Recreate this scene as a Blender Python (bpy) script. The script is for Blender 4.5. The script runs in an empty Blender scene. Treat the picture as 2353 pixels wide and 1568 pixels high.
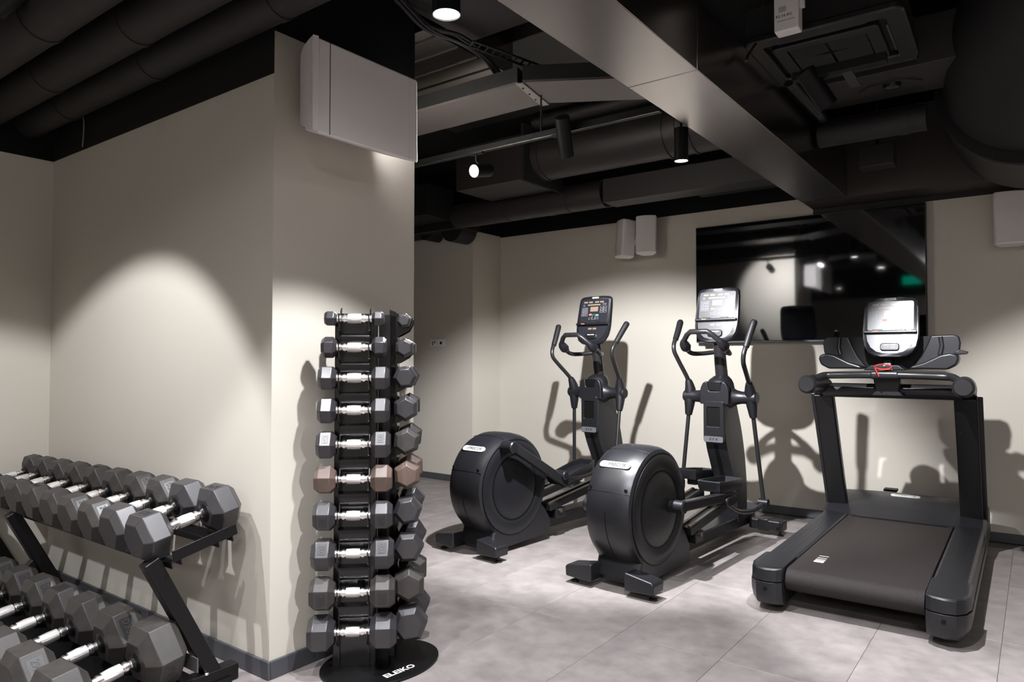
import bpy, bmesh, math, random
from mathutils import Vector, Matrix, Euler
random.seed(7)
C = bpy.context.scene.collection
R = math.radians
scene = bpy.context.scene

# ------------------------------------------------------------------ camera, world, exposure
FPX, YAW, PIT, ROL, CH = 1618.8, R(36.709), R(1.427), R(0.036), 1.2
_cy, _sy = math.cos(YAW), math.sin(YAW)
_f = Vector((-_sy*math.cos(PIT), _cy*math.cos(PIT), math.sin(PIT)))
_r = Vector((_cy, _sy, 0)); _u = _r.cross(_f)
_r2 = _r*math.cos(ROL)+_u*math.sin(ROL); _u2 = -_r*math.sin(ROL)+_u*math.cos(ROL)
cam = bpy.data.cameras.new('camera'); cam.sensor_width = 36; cam.lens = FPX/2353*36; cam.clip_start = .02
co = bpy.data.objects.new('camera', cam); C.objects.link(co)
m = Matrix((( _r2.x, _u2.x, -_f.x, 0), (_r2.y, _u2.y, -_f.y, 0), (_r2.z, _u2.z, -_f.z, CH), (0, 0, 0, 1)))
co.matrix_world = m
scene.camera = co
w = bpy.data.worlds.new('world'); scene.world = w; w.use_nodes = True
w.node_tree.nodes['Background'].inputs[0].default_value = (.8, .85, 1, 1)
w.node_tree.nodes['Background'].inputs[1].default_value = .02
vs = scene.view_settings
vs.view_transform = 'Standard'; vs.look = 'None'; vs.gamma = 1; vs.use_curve_mapping = False
vs.exposure = 0.45

LIGHTCOL = (.94, .955, 1.0)
# lamps: (name, lamp centre, aim point, watts, cone deg, blend)
WARM = 1.0
def aimed(p, az, dep, L=1.0):
    a, d = R(az), R(dep)
    return (p[0]+L*math.cos(d)*math.cos(a), p[1]+L*math.cos(d)*math.sin(a), p[2]-L*math.sin(d))
SPOTS = {k: (p, aimed(p, az, dep), w_, cone, bl) for k, p, az, dep, w_, cone, bl in (
 ('front',   (-1.50, 1.66, 2.30), 90, 89.0, 150, 94, .28),
 ('mid',     (-1.88, 2.98, 2.22), 112, 50.0, 470, 92, .42),
 ('pendant', (-1.46, 3.42, 2.22), 90, 89.5, 45, 74, .30),
 ('facing',  (-2.42, 2.90, 2.21), 268, 14.0, 200, 94, .30),
 ('right',   (-0.66, 3.02, 2.22), 47, 52.0, 300, 92, .32),
 ('alcove',  (-2.70, .44, 2.50), 141, 68.0, 150, 79, .24),
 ('alcove2', (-1.66, .76, 2.50), 90, 89.0, 95, 84, .24),
 ('rear',    (-0.60, 1.25, 2.45), 90, 89.0, 170, 104, .40),  # added unseen lamp that brightens the foreground floor
)}

# ------------------------------------------------------------------ materials
MATS = {}
def nodes(name):
    mt = bpy.data.materials.new(name); mt.use_nodes = True
    return mt, mt.node_tree, mt.node_tree.nodes['Principled BSDF']
def mat(name, col, rough=.5, metal=0, spec=.5, noise=0, nscale=20, bump=0, bscale=200, coat=0, coatr=.1):
    if name in MATS: return MATS[name]
    mt, nt, b = nodes(name)
    b.inputs['Base Color'].default_value = (*col, 1); b.inputs['Roughness'].default_value = rough
    b.inputs['Metallic'].default_value = metal; b.inputs['Specular IOR Level'].default_value = spec
    if coat: b.inputs['Coat Weight'].default_value = coat; b.inputs['Coat Roughness'].default_value = coatr
    tc = nt.nodes.new('ShaderNodeTexCoord')
    if noise:
        n = nt.nodes.new('ShaderNodeTexNoise'); n.inputs['Scale'].default_value = nscale; n.inputs['Detail'].default_value = 5
        nt.links.new(tc.outputs['Object'], n.inputs['Vector'])
        mx = nt.nodes.new('ShaderNodeMix'); mx.data_type = 'RGBA'
        mx.inputs[6].default_value = (*[c*(1-noise) for c in col], 1); mx.inputs[7].default_value = (*[min(1, c*(1+noise)) for c in col], 1)
        nt.links.new(n.outputs['Fac'], mx.inputs[0]); nt.links.new(mx.outputs[2], b.inputs['Base Color'])
    if bump:
        n = nt.nodes.new('ShaderNodeTexNoise'); n.inputs['Scale'].default_value = bscale; n.inputs['Detail'].default_value = 3
        nt.links.new(tc.outputs['Object'], n.inputs['Vector'])
        bp = nt.nodes.new('ShaderNodeBump'); bp.inputs['Strength'].default_value = bump; bp.inputs['Distance'].default_value = .002
        nt.links.new(n.outputs['Fac'], bp.inputs['Height']); nt.links.new(bp.outputs[0], b.inputs['Normal'])
    MATS[name] = mt; return mt
def emat(name, col, s):
    if name in MATS: return MATS[name]
    mt, nt, b = nodes(name)
    b.inputs['Base Color'].default_value = (*col, 1)
    b.inputs['Emission Color'].default_value = (*col, 1); b.inputs['Emission Strength'].default_value = s
    MATS[name] = mt; return mt
def wall_mat(zl):
    k = 'wall_paint_%d' % round(zl*1000)
    if k in MATS: return MATS[k]
    mt, nt, b = nodes(k)
    g = nt.nodes.new('ShaderNodeNewGeometry'); s = nt.nodes.new('ShaderNodeSeparateXYZ'); nt.links.new(g.outputs['Position'], s.inputs[0])
    gt = nt.nodes.new('ShaderNodeMath'); gt.operation = 'GREATER_THAN'; gt.inputs[1].default_value = zl; nt.links.new(s.outputs[2], gt.inputs[0])
    n = nt.nodes.new('ShaderNodeTexNoise'); n.inputs['Scale'].default_value = 1.2; n.inputs['Detail'].default_value = 3; nt.links.new(g.outputs['Position'], n.inputs['Vector'])
    c1 = nt.nodes.new('ShaderNodeMix'); c1.data_type = 'RGBA'; c1.inputs[6].default_value = (.50, .464, .402, 1); c1.inputs[7].default_value = (.53, .492, .428, 1)
    nt.links.new(n.outputs['Fac'], c1.inputs[0])
    mx = nt.nodes.new('ShaderNodeMix'); mx.data_type = 'RGBA'; mx.inputs[7].default_value = (.0035, .0032, .003, 1)
    nt.links.new(gt.outputs[0], mx.inputs[0]); nt.links.new(c1.outputs[2], mx.inputs[6]); nt.links.new(mx.outputs[2], b.inputs['Base Color'])
    b.inputs['Roughness'].default_value = .75; b.inputs['Specular IOR Level'].default_value = .25
    n2 = nt.nodes.new('ShaderNodeTexNoise'); n2.inputs['Scale'].default_value = 180; nt.links.new(g.outputs['Position'], n2.inputs['Vector'])
    bp = nt.nodes.new('ShaderNodeBump'); bp.inputs['Strength'].default_value = .12; bp.inputs['Distance'].default_value = .001
    nt.links.new(n2.outputs['Fac'], bp.inputs['Height']); nt.links.new(bp.outputs[0], b.inputs['Normal'])
    MATS[k] = mt; return mt
def floor_mat():
    mt, nt, b = nodes('grey_stone_vinyl')
    g = nt.nodes.new('ShaderNodeNewGeometry'); oi = nt.nodes.new('ShaderNodeObjectInfo')
    ad = nt.nodes.new('ShaderNodeVectorMath'); ad.operation = 'ADD'
    sc = nt.nodes.new('ShaderNodeVectorMath'); sc.operation = 'SCALE'; sc.inputs[0].default_value = (7, 3, 0); nt.links.new(oi.outputs['Random'], sc.inputs['Scale'])
    nt.links.new(g.outputs['Position'], ad.inputs[0]); nt.links.new(sc.outputs[0], ad.inputs[1])
    n1 = nt.nodes.new('ShaderNodeTexNoise'); n1.inputs['Scale'].default_value = 4.2; n1.inputs['Detail'].default_value = 8; n1.inputs['Roughness'].default_value = .62
    n2 = nt.nodes.new('ShaderNodeTexNoise'); n2.inputs['Scale'].default_value = 14; n2.inputs['Detail'].default_value = 6
    nt.links.new(ad.outputs[0], n1.inputs['Vector']); nt.links.new(ad.outputs[0], n2.inputs['Vector'])
    r1 = nt.nodes.new('ShaderNodeValToRGB'); r1.color_ramp.elements[0].position = .3; r1.color_ramp.elements[1].position = .72
    r1.color_ramp.elements[0].color = (.165, .144, .138, 1); r1.color_ramp.elements[1].color = (.255, .226, .217, 1)
    nt.links.new(n1.outputs['Fac'], r1.inputs[0])
    mx = nt.nodes.new('ShaderNodeMix'); mx.data_type = 'RGBA'; mx.blend_type = 'OVERLAY'; mx.inputs[0].default_value = .3
    nt.links.new(r1.outputs[0], mx.inputs[6]); nt.links.new(n2.outputs['Fac'], mx.inputs[7]); nt.links.new(mx.outputs[2], b.inputs['Base Color'])
    b.inputs['Roughness'].default_value = .48; b.inputs['Specular IOR Level'].default_value = .35
    bp = nt.nodes.new('ShaderNodeBump'); bp.inputs['Strength'].default_value = .15; bp.inputs['Distance'].default_value = .001
    nt.links.new(n2.outputs['Fac'], bp.inputs['Height']); nt.links.new(bp.outputs[0], b.inputs['Normal'])
    return mt
M_FLOOR = floor_mat()
M_BASE = mat('baseboard_grey', (.055, .055, .062), .5)
M_BLACK = mat('black_paint', (.0035, .0032, .003), .7, bump=.2, bscale=60)
M_CEIL = mat('ceiling_black', (.0035, .0033, .0032), .85, bump=.4, bscale=25)
M_PIPE = mat('pipe_insulation', (.014, .012, .012), .62, noise=.2, nscale=6, bump=.5, bscale=12)
M_DUCTK = mat('duct_black', (.019, .0155, .015), .5, noise=.15, nscale=5)
M_DUCT = mat('duct_galvanised', (.42, .385, .37), .24, metal=1, noise=.06, nscale=3)
M_DUCTG = mat('duct_grey', (.10, .086, .082), .4, metal=.2, noise=.1, nscale=3)
M_LAMP = mat('lamp_black', (.0035, .0035, .0035), .5, spec=.2)
M_LENS = emat('lamp_lens', (1, .97, .94), 30)
M_WHITE = mat('speaker_white', (.72, .68, .67), .5)
M_GRILLE = mat('grille_white', (.66, .62, .60), .7, noise=.15, nscale=700, bump=.5, bscale=900)
M_PLASTW = mat('plastic_white', (.62, .6, .57), .4)
M_RUB = mat('rubber_grey', (.027, .0245, .027), .38, noise=.2, nscale=30, bump=.10, bscale=260, coat=.35, coatr=.28)
M_RUBW = mat('rubber_worn', (.034, .0295, .027), .5, noise=.4, nscale=28, bump=.16, bscale=200)
M_RUBS = mat('rubber_brown', (.098, .066, .053), .45, noise=.5, nscale=9, bump=.12, bscale=200)
M_PLATE = mat('rubber_plate', (.022, .021, .022), .35)
M_CHROME = mat('chrome', (.90, .86, .84), .27, metal=1)
M_KNURL = mat('chrome_knurled', (.80, .77, .75), .34, metal=1, bump=.8, bscale=900)
M_STEELK = mat('black_gloss_steel', (.003, .003, .0035), .18, spec=.6)
M_STEELM = mat('black_satin_steel', (.004, .0036, .004), .36, spec=.35)
M_SATIN = mat('machine_charcoal', (.0085, .0085, .0105), .38, spec=.5)
M_DARKP = mat('machine_black', (.006, .006, .007), .4)
M_TUBE = mat('machine_tube', (.022, .021, .022), .32, metal=.3)
M_GRIP = mat('grip_rubber', (.008, .0075, .0085), .5)
M_RAIL = mat('aluminium_rail', (.22, .20, .18), .35, metal=.9)
M_BELT = mat('belt_black', (.017, .0130, .0120), .55, spec=.3, noise=.6, nscale=500, bump=.9, bscale=700)
M_PANEL = mat('console_panel', (.012, .012, .017), .36, spec=.8, coat=.22, coatr=.36)
M_BEZEL = mat('console_bezel', (.008, .008, .010), .36, spec=.5)
M_AMBER = mat('display_amber', (.20, .15, .10), .35, coat=.5, coatr=.3)
M_KEY = mat('key_outline', (.40, .40, .42), .4)
M_LOGO = mat('logo_silver', (.36, .35, .34), .65, spec=.3)
M_INK = mat('ink_dark', (.003, .003, .003), .5, spec=.2)
M_RED = mat('red_plastic', (.55, .03, .02), .4)
M_GREEN = mat('green_key', (.05, .4, .2), .4)
M_ORANGE = mat('orange_print', (.65, .16, .08), .5)
M_PRINT = mat('white_print', (.75, .72, .68), .5)
M_TV = mat('tv_glass', (.003, .003, .004), .045, spec=.9)
M_TVF = mat('tv_frame', (.010, .010, .011), .3)
M_CASS = mat('cassette_black', (.010, .0095, .0095), .35)
M_CABLE = mat('cable_black', (.012, .011, .011), .45)
M_EXIT = emat('exit_green', (.0, .55, .33), 2.2)

# ------------------------------------------------------------------ mesh builder
class B:
    def __init__(s): s.v = []; s.f = []; s.mi = []; s.cur = 0
    def add(s, vs, fs, M=None):
        o = len(s.v)
        s.v += [tuple(M @ Vector(v)) if M else tuple(v) for v in vs]
        s.f += [[i+o for i in f] for f in fs]; s.mi += [s.cur]*len(fs)
        return s
    def box(s, c, d, rot=None, taper=1.0):
        x, y, z = d[0]/2, d[1]/2, d[2]/2
        vs = [Vector((sx*x*(taper if sz > 0 else 1), sy*y*(taper if sz > 0 else 1), sz*z)) for sz in (-1, 1) for sy in (-1, 1) for sx in (-1, 1)]
        M = Matrix.Translation(c) @ (Euler(rot).to_matrix().to_4x4() if rot else Matrix())
        return s.add(vs, [(0,2,3,1),(4,5,7,6),(0,1,5,4),(2,6,7,3),(0,4,6,2),(1,3,7,5)], M)
    def bb(s, x0, x1, y0, y1, z0, z1):
        return s.box(((x0+x1)/2, (y0+y1)/2, (z0+z1)/2), (x1-x0, y1-y0, z1-z0))
    def beam(s, p0, p1, wx, wy, up=(0,0,1)):
        p0, p1 = Vector(p0), Vector(p1); d = p1-p0; L = d.length; z = d.normalized(); x = Vector(up).cross(z)
        if x.length < 1e-3: x = Vector((1,0,0))
        x.normalize(); y = z.cross(x)
        M = Matrix(((x.x,y.x,z.x,(p0.x+p1.x)/2),(x.y,y.y,z.y,(p0.y+p1.y)/2),(x.z,y.z,z.z,(p0.z+p1.z)/2),(0,0,0,1)))
        b = B().box((0,0,0), (wx, wy, L)); return s.add(b.v, b.f, M)
    def rings(s, rings, caps=True):
        n = len(rings[0]); vs = [p for r in rings for p in r]; fs = []
        for i in range(len(rings)-1):
            for j in range(n):
                a = i*n+j; b = i*n+(j+1) % n
                fs.append((a, b, b+n, a+n))
        if caps: fs.append(tuple(range(n))[::-1]); fs.append(tuple(range((len(rings)-1)*n, len(rings)*n)))
        return s.add(vs, fs)
    def tube(s, pts, r, n=14, smooth=0, caps=True):
        P = [Vector(p) for p in pts]
        rr = r if isinstance(r, (list, tuple)) else [r]*len(P)
        if smooth:
            Q = []; q = []
            for i in range(len(P)-1):
                a, b, c, d = P[max(i-1,0)], P[i], P[i+1], P[min(i+2,len(P)-1)]
                for k in range(smooth):
                    t = k/smooth
                    Q.append(.5*((2*b)+(-a+c)*t+(2*a-5*b+4*c-d)*t*t+(-a+3*b-3*c+d)*t**3)); q.append(rr[i]*(1-t)+rr[i+1]*t)
            Q.append(P[-1]); q.append(rr[-1]); P, rr = Q, q
        rg = []; T = (P[1]-P[0]).normalized(); x = T.orthogonal().normalized()
        for i, p in enumerate(P):
            t = (P[min(i+1,len(P)-1)]-P[max(i-1,0)]).normalized()
            x = (x - t*x.dot(t)).normalized(); y = t.cross(x)
            rg.append([p+rr[i]*(math.cos(2*math.pi*k/n)*x+math.sin(2*math.pi*k/n)*y) for k in range(n)])
        return s.rings(rg, caps)
    def cyl(s, p0, p1, r0, r1=None, n=24): return s.tube([p0, p1], [r0, r0 if r1 is None else r1], n)
    def lathe(s, prof, n=24, axis='Y', M=None):      # prof: (t along axis, radius)
        rg = []
        for t, r in prof:
            ring = []
            for k in range(n):
                a = 2*math.pi*k/n; c, d = r*math.cos(a), r*math.sin(a)
                v = {'Y': Vector((c, t, d)), 'X': Vector((t, c, d)), 'Z': Vector((c, d, t))}[axis]
                ring.append(M @ v if M else v)
            rg.append(ring)
        return s.rings(rg)
    def prism(s, poly, a0, a1, plane='YZ', scale=None):     # poly in plane, extruded along the third axis
        def P(u, v, w): return {'YZ': (w, u, v), 'XZ': (u, w, v), 'XY': (u, v, w)}[plane]
        return s.rings([[Vector(P(u, v, a0)) for u, v in poly], [Vector(P(u, v, a1)) for u, v in poly]])
    def mk(s, name, mt, parent=None, loc=None, rot=None, bevel=0, seg=2, ang=35, M=None, flat=False):
        me = bpy.data.meshes.new(name); me.from_pydata(s.v, [], s.f)
        bm = bmesh.new(); bm.from_mesh(me)
        for i, f in enumerate(bm.faces): f.material_index = s.mi[i]
        bmesh.ops.remove_doubles(bm, verts=bm.verts, dist=1e-6)
        bmesh.ops.recalc_face_normals(bm, faces=bm.faces); bm.to_mesh(me); bm.free()
        for mm in (mt if isinstance(mt, (list, tuple)) else [mt]): me.materials.append(mm)
        o = bpy.data.objects.new(name, me); C.objects.link(o)
        if parent: o.parent = parent
        if M is not None: o.matrix_local = M
        if loc: o.location = loc
        if rot: o.rotation_euler = rot
        if bevel:
            b = o.modifiers.new('bevel', 'BEVEL'); b.width = bevel; b.segments = seg; b.limit_method = 'ANGLE'; b.angle_limit = R(30)
            b.use_clamp_overlap = True
        if not flat:
            for p in me.polygons: p.use_smooth = True
            me.set_sharp_from_angle(angle=R(ang))
            if bevel:
                wn = o.modifiers.new('normals', 'WEIGHTED_NORMAL'); wn.keep_sharp = True
        return o
def tag(o, label, cat, group=None, kind=None):
    o['label'] = label; o['category'] = cat
    if group: o['group'] = group
    if kind: o['kind'] = kind
    return o
def struct(o): o['kind'] = 'structure'; return o
def thing(name, label, cat, loc=(0,0,0), rz=0, group=None, rot=None):
    o = bpy.data.objects.new(name, None); C.objects.link(o); o.empty_display_size = .1
    o.location = loc; o.rotation_euler = rot or (0, 0, rz)
    return tag(o, label, cat, group)
def copy_tree(o, parent=None):
    c = o.copy(); C.objects.link(c)
    if parent: c.parent = parent
    for ch in list(o.children): copy_tree(ch, c)
    return c
def frame(o, x, y, z):
    return Matrix(((x[0],y[0],z[0],o[0]),(x[1],y[1],z[1],o[1]),(x[2],y[2],z[2],o[2]),(0,0,0,1)))
TXT = {}
def text(name, s, size, mt, parent, M, ext=.0006, shear=0, sx=1.0, bold=0):
    k = (s, size, ext, shear, bold, mt.name)
    if k not in TXT:
        cu = bpy.data.curves.new('t', 'FONT'); cu.body = s; cu.size = size; cu.extrude = ext; cu.align_x = 'CENTER'; cu.align_y = 'CENTER'
        cu.shear = shear; cu.offset = bold; cu.resolution_u = 2
        ob = bpy.data.objects.new('t', cu); C.objects.link(ob)
        bpy.context.view_layer.update()
        me = bpy.data.meshes.new_from_object(ob.evaluated_get(bpy.context.evaluated_depsgraph_get()))
        bpy.data.objects.remove(ob); bpy.data.curves.remove(cu)
        me.materials.clear(); me.materials.append(mt); TXT[k] = me
    o = bpy.data.objects.new(name, TXT[k]); C.objects.link(o)
    if parent: o.parent = parent
    o.matrix_local = M @ Matrix.Diagonal((sx, 1, 1, 1))
    return o
def rrect(w, h, r, n=5, cx=0, cy=0):
    p = []
    for qx, qy, a0 in ((1,1,0),(-1,1,90),(-1,-1,180),(1,-1,270)):
        for k in range(n+1):
            a = R(a0+90*k/n); p.append((cx+qx*(w/2-r)+r*math.cos(a), cy+qy*(h/2-r)+r*math.sin(a)))
    return p

# ------------------------------------------------------------------ the room
YB = 5.638          # back wall
XC = -2.32          # column / partition face
CEIL = 3.05
def wall(name, x0, x1, y0, y1, z1, zl): return struct(B().bb(x0, x1, y0, y1, 0, z1).mk(name, wall_mat(zl)))
wall('wall_back', -4.35, 3.2, YB, YB+.15, CEIL, 2.425)
wall('wall_back_step', -6.6, -4.35, 5.2, YB+.15, CEIL, 2.435)
wall('wall_partition', -6.6, XC, 1.593, 2.348, CEIL, 2.455)
struct(B().bb(-4.363, XC-.0005, 1.590, 1.5935, 2.29, 2.60).mk('trim_1', M_BLACK))
wall('wall_left', -4.5, -4.363, -4.6, 1.593, CEIL, 2.29)
wall('wall_left_far', -6.75, -6.6, 2.348, 5.3, CEIL, 2.435)
wall('wall_right', 3.2, 3.35, -4.6, YB+.15, CEIL, 2.43)
wall('wall_front', -4.5, 3.35, -4.75, -4.6, CEIL, 2.43)
struct(B().bb(-6.75, 3.35, -4.75, YB+.15, CEIL, CEIL+.12).mk('ceiling', M_CEIL))
fl = struct(B().bb(-6.75, 3.35, -4.75, YB+.15, -.12, -.004).mk('floor', mat('floor_joint', (.11, .10, .10), .8)))
TX, TY = .4475, .895
tile_me = None
def in_room(x0, x1, y0, y1): return True
xs = [-.138+TX*k for k in range(-15, 8)]
ys = [2.765+TY*k for k in range(-9, 4)]
for i in range(len(xs)-1):
    for j in range(len(ys)-1):
        x0, x1, y0, y1 = xs[i], xs[i+1], ys[j], ys[j+1]
        if y0 > YB or x0 > 3.2 or x1 < -6.6: continue
        if x1 < -4.4 and y1 < 2.3: continue
        xa, xb, ya, yb = max(x0, -6.6), min(x1, 3.2), max(y0, -4.6), min(y1, YB)
        if yb-ya < .05: continue
        if (ya, yb) == (y0, y1) and (xa, xb) == (x0, x1) and tile_me:
            t = bpy.data.objects.new('tile', tile_me); C.objects.link(t); t.parent = fl
        else:
            hx, hy = (xb-xa)/2-.0006, (yb-ya)/2-.0006; e = .0008
            b = B().rings([[Vector((sx*a, sy*c, z)) for sx, sy in ((-1,-1),(1,-1),(1,1),(-1,1))] for a, c, z in ((hx, hy, -.004), (hx, hy, -e), (hx-e, hy-e, 0))])
            t = b.mk('tile', M_FLOOR, fl, flat=True)
            if (ya, yb) == (y0, y1) and (xa, xb) == (x0, x1): tile_me = t.data
        t.location = ((xa+xb)/2, (ya+yb)/2, 0)
def bboard(name, x0, x1, y0, y1, h=.062): struct(B().bb(x0, x1, y0, y1, 0, h).mk(name, M_BASE, bevel=.003))
bboard('baseboard_back', -4.338, 3.19, YB-.012, YB-.0005)
bboard('baseboard_back_step', -6.59, -4.338, 5.188, 5.1995)
bboard('baseboard_back_return', -4.3495, -4.338, 5.1885, YB-.0125)
bboard('baseboard_alcove', -4.35, XC+.012, 1.581, 1.5925, .068)
bboard('baseboard_column', XC+.0005, XC+.012, 1.5935, 2.360, .068)
bboard('baseboard_column_back', -6.5, XC, 2.3485, 2.360, .068)
bboard('baseboard_left', -4.3625, -4.351, -4.5, 1.5805, .068)

# ------------------------------------------------------------------ overhead ducts and pipes
def pipe(name, label, y, z, r, x0=-5.2, x1=.4, bands=(), cat='pipe', mt=M_PIPE, group=None):
    t = thing(name, label, cat, (0, y, z), group=group)
    b = B().tube([(x0+(x1-x0)*k/10, 0, 0) for k in range(11)], r, 28); b.mk('pipe_body', mt, t)
    for bx in bands: B().cyl((bx, 0, 0), (bx+.045, 0, 0), r+.004, n=28).mk('joint_band', mt, t)
    return t
pipe('insulated_pipe', 'black lagged pipe hugging the wall above the left alcove, lowest of three', 1.475, 2.475, .078, x0=-4.36, x1=-1.37, bands=(-3.9, -3.05, -2.15))
pipe('insulated_pipe', 'black lagged pipe in the middle of the three over the left alcove', 1.265, 2.475, .085, x0=-4.36, x1=-1.37, bands=(-3.55, -2.75))
pipe('insulated_pipe', 'black lagged pipe farthest from the alcove wall, uppermost in the frame', 1.04, 2.475, .088, x0=-4.36, x1=-1.37, bands=(-3.0,))
tag(B().tube([(-3.95,1.52,2.55),(-3.93,1.565,2.45),(-3.94,1.575,2.37),(-3.97,1.582,2.3)], .004, 8, smooth=4).mk('cable', mat('cable_grey',(.12,.12,.12),.5)), 'thin grey cable hanging in the alcove corner under the pipes', 'cable')

# big galvanised duct running to the back wall
t = thing('ventilation_duct', 'wide galvanised duct running overhead to the back wall, lit metallic underside', 'duct', (0, 0, 0))
B().bb(-1.352, -1.05, -3.9, 1.62, 2.33, 2.62).mk('duct_section', [M_DUCT], t, bevel=.003)
B().bb(-1.352, -1.05, 1.623, 2.62, 2.33, 2.62).mk('duct_section', [M_DUCT], t, bevel=.003)
B().bb(-1.352, -1.05, 2.623, 5.33, 2.33, 2.62).mk('duct_section', [M_DUCT], t, bevel=.003)
t2 = thing('bulkhead', 'dark bulkhead boxed along the top of the back wall right of the duct', 'bulkhead', (0,0,0))
B().bb(-1.35, 3.19, 5.335, YB-.002, 2.333, 2.9).mk('bulkhead_body', mat('bulkhead_brown', (.035,.028,.024), .6), t2)
struct(B().bb(-1.35, 3.19, YB-.003, YB-.0008, 2.295, 2.333).mk('trim_2', M_BLACK))

# angled duct under the ceiling, with a riveted flange at the bend
t = thing('angled_duct', 'flat grey duct that bends beside the white wall speaker, riveted flange', 'duct', (0,0,0))
zA = 2.55
def slab(pts, z0, z1): return B().prism(pts, z0, z1, 'XY')
RUN = [(-4.3, 2.735), (-2.03, 2.765), (-2.095, 3.065), (-4.3, 3.045)]
TURN = [(-2.0, 2.765), (-1.55, 3.03), (-1.36, 3.15), (-1.36, 3.49), (-1.66, 3.30), (-2.065, 3.065)]
slab(RUN, zA, zA+.012).mk('duct_run', M_DUCTG, t); slab(RUN, zA+.012, zA+.085).mk('duct_shell', M_BLACK, t)
slab(TURN, zA, zA+.012).mk('duct_turn', M_DUCTG, t); slab(TURN, zA+.012, zA+.085).mk('duct_shell', M_BLACK, t)
slab([(-2.03, 2.75), (-1.995, 2.765), (-2.055, 3.085), (-2.10, 3.075)], zA-.006, zA-.001).mk('flange', mat('flange_grey', (.30,.27,.26), .45, metal=.4), t)
for k in range(4): B().lathe([(0,.006),(.004,.004)], 10, 'Z', Matrix.Translation((-2.02-.018*k, 2.80+.08*k, zA-.016))).mk('rivet', M_INK, t)

t = thing('plenum_box', 'broad dark sheet metal duct catching lamp light behind the column speaker', 'duct', (0,0,0))
B().bb(-4.2, -2.30, 2.40, 3.09, 2.76, 3.0).mk('duct_body', mat('duct_sheen', (.36,.33,.31), .26, metal=1), t)
for k in range(4): B().bb(-4.2, -2.30, 2.48+.15*k, 2.484+.15*k, 2.754, 2.762).mk('seam', M_DUCTK, t)
# flat dark slab duct over track
tag(B().bb(-3.6, -1.40, 3.10, 4.10, 2.955, 3.04).mk('flat_duct', M_DUCTK, bevel=.004), 'flat dark duct above the lamp track in front of the round duct', 'duct')
tag(B().bb(-2.28, -1.37, 1.75, 2.70, 2.80, 3.0).mk('flat_duct', mat('duct_dark2', (.018,.015,.015), .55), bevel=.004), 'dark flat duct directly above the nearest lit ceiling lamp', 'duct')
# plenum + round duct
t = thing('round_duct', 'dark round duct leaving a square box behind the lamp track', 'duct', (0, 0, 0))
B().bb(-3.66, -3.0, 4.17, 4.62, 2.52, 2.86).mk('square_box', M_DUCTK, t, bevel=.004)
B().bb(-3.0, -2.975, 4.13, 4.66, 2.50, 2.92).mk('box_flange', M_CEIL, t)
b = B().tube([(-2.975+.13*k, 4.38, 2.72) for k in range(13)], .175, 36); b.mk('round_run', M_DUCTK, t)
for k in (-2.93, -1.95, -1.86, -1.77): B().cyl((k, 4.38, 2.72), (k+.015, 4.38, 2.72), .182, n=36).mk('ridge', M_DUCTK, t)
for k in range(24): pass
tag(B().tube([(-2.93+.035*k, 4.20, 2.925+.004*(k % 2)) for k in range(44)], [.045+.006*(k % 2) for k in range(44)], 16).mk('flexible_hose', M_DUCTK), 'ribbed flexible duct hose lying above the round duct', 'hose')
pipe('long_duct', 'dark square-edged duct running left to right below the round duct', 4.75, 2.47, .105, x0=-4.15, x1=-2.64, cat='duct', mt=M_DUCTK, bands=(-3.6, -3.0))
pipe('long_pipe', 'dark lagged pipe nearest the back wall on the left of the duct', 4.97, 2.50, .085, x0=-4.15, x1=-2.12, cat='pipe', mt=M_PIPE, bands=(-3.3,))
tag(B().bb(-2.62, -1.40, 4.66, 4.87, 2.38, 2.56).mk('duct_box', M_DUCTK, bevel=.004), 'dark boxed duct piece left of the galvanised duct', 'duct')
t = thing('cable_tray', 'thin framed tray edge glinting above the left of the television', 'tray', (0,0,0))
B().tube([(-1.50,4.96,2.452),(-2.08,4.98,2.452),(-1.98,5.10,2.452)], .005, 8).mk('tray_edge', mat('tray_steel',(.35,.33,.31),.3,metal=.9), t)
B().bb(-2.07,-1.38,4.99,5.25,2.452,2.50).mk('tray_body', M_BLACK, t)
t = thing('drain_bracket', 'black box shelf with a rounded pipe end above the wall sockets', 'pipe', (0,0,0))
B().bb(-5.35, -4.22, 4.86, 5.16, 2.40, 2.50).mk('shelf', M_BLACK, t, bevel=.004)
B().bb(-5.35, -4.22, 4.855, 4.862, 2.396, 2.402).mk('shelf_edge', M_DUCTG, t)
B().cyl((-4.38, 4.92, 2.42), (-4.38, 5.15, 2.42), .125, n=32).mk('pipe_end', M_BLACK, t)
B().cyl((-4.75, 4.95, 2.41), (-4.75, 5.15, 2.41), .06, n=24).mk('pipe_end', M_BLACK, t)
B().bb(-5.6, -4.3, 4.5, 4.86, 2.47, 2.75).mk('box_body', M_BLACK, t)

# right hand side of the ceiling
t = thing('large_round_duct', 'very large round duct bending down at the upper right corner', 'duct', (0,0,0))
B().cyl((.03, 4.62, 2.70), (.03, YB-.31, 2.70), .46, n=64).mk('duct_shell', M_DUCTK, t)
B().cyl((.03, 4.57, 2.70), (.03, 4.62, 2.70), .475, n=64).mk('duct_end', M_CEIL, t)
B().tube([(.03,4.6,2.72),(.06,4.2,2.76),(.2,3.6,2.8),(.5,2.6,2.85),(.7,1.5,2.85)], [.44,.42,.36,.3,.3], 48, smooth=5).mk('duct_bend', M_BLACK, t)
pipe('insulated_pipe', 'dark lagged pipe crossing right of the galvanised duct toward the round duct', 4.47, 2.54, .075, x0=-1.03, x1=-.47, bands=(-.6,))
pipe('insulated_pipe', 'thin dark pipe crossing behind the ceiling air conditioner', 3.92, 2.72, .05, x0=-1.03, x1=-.45)
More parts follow.
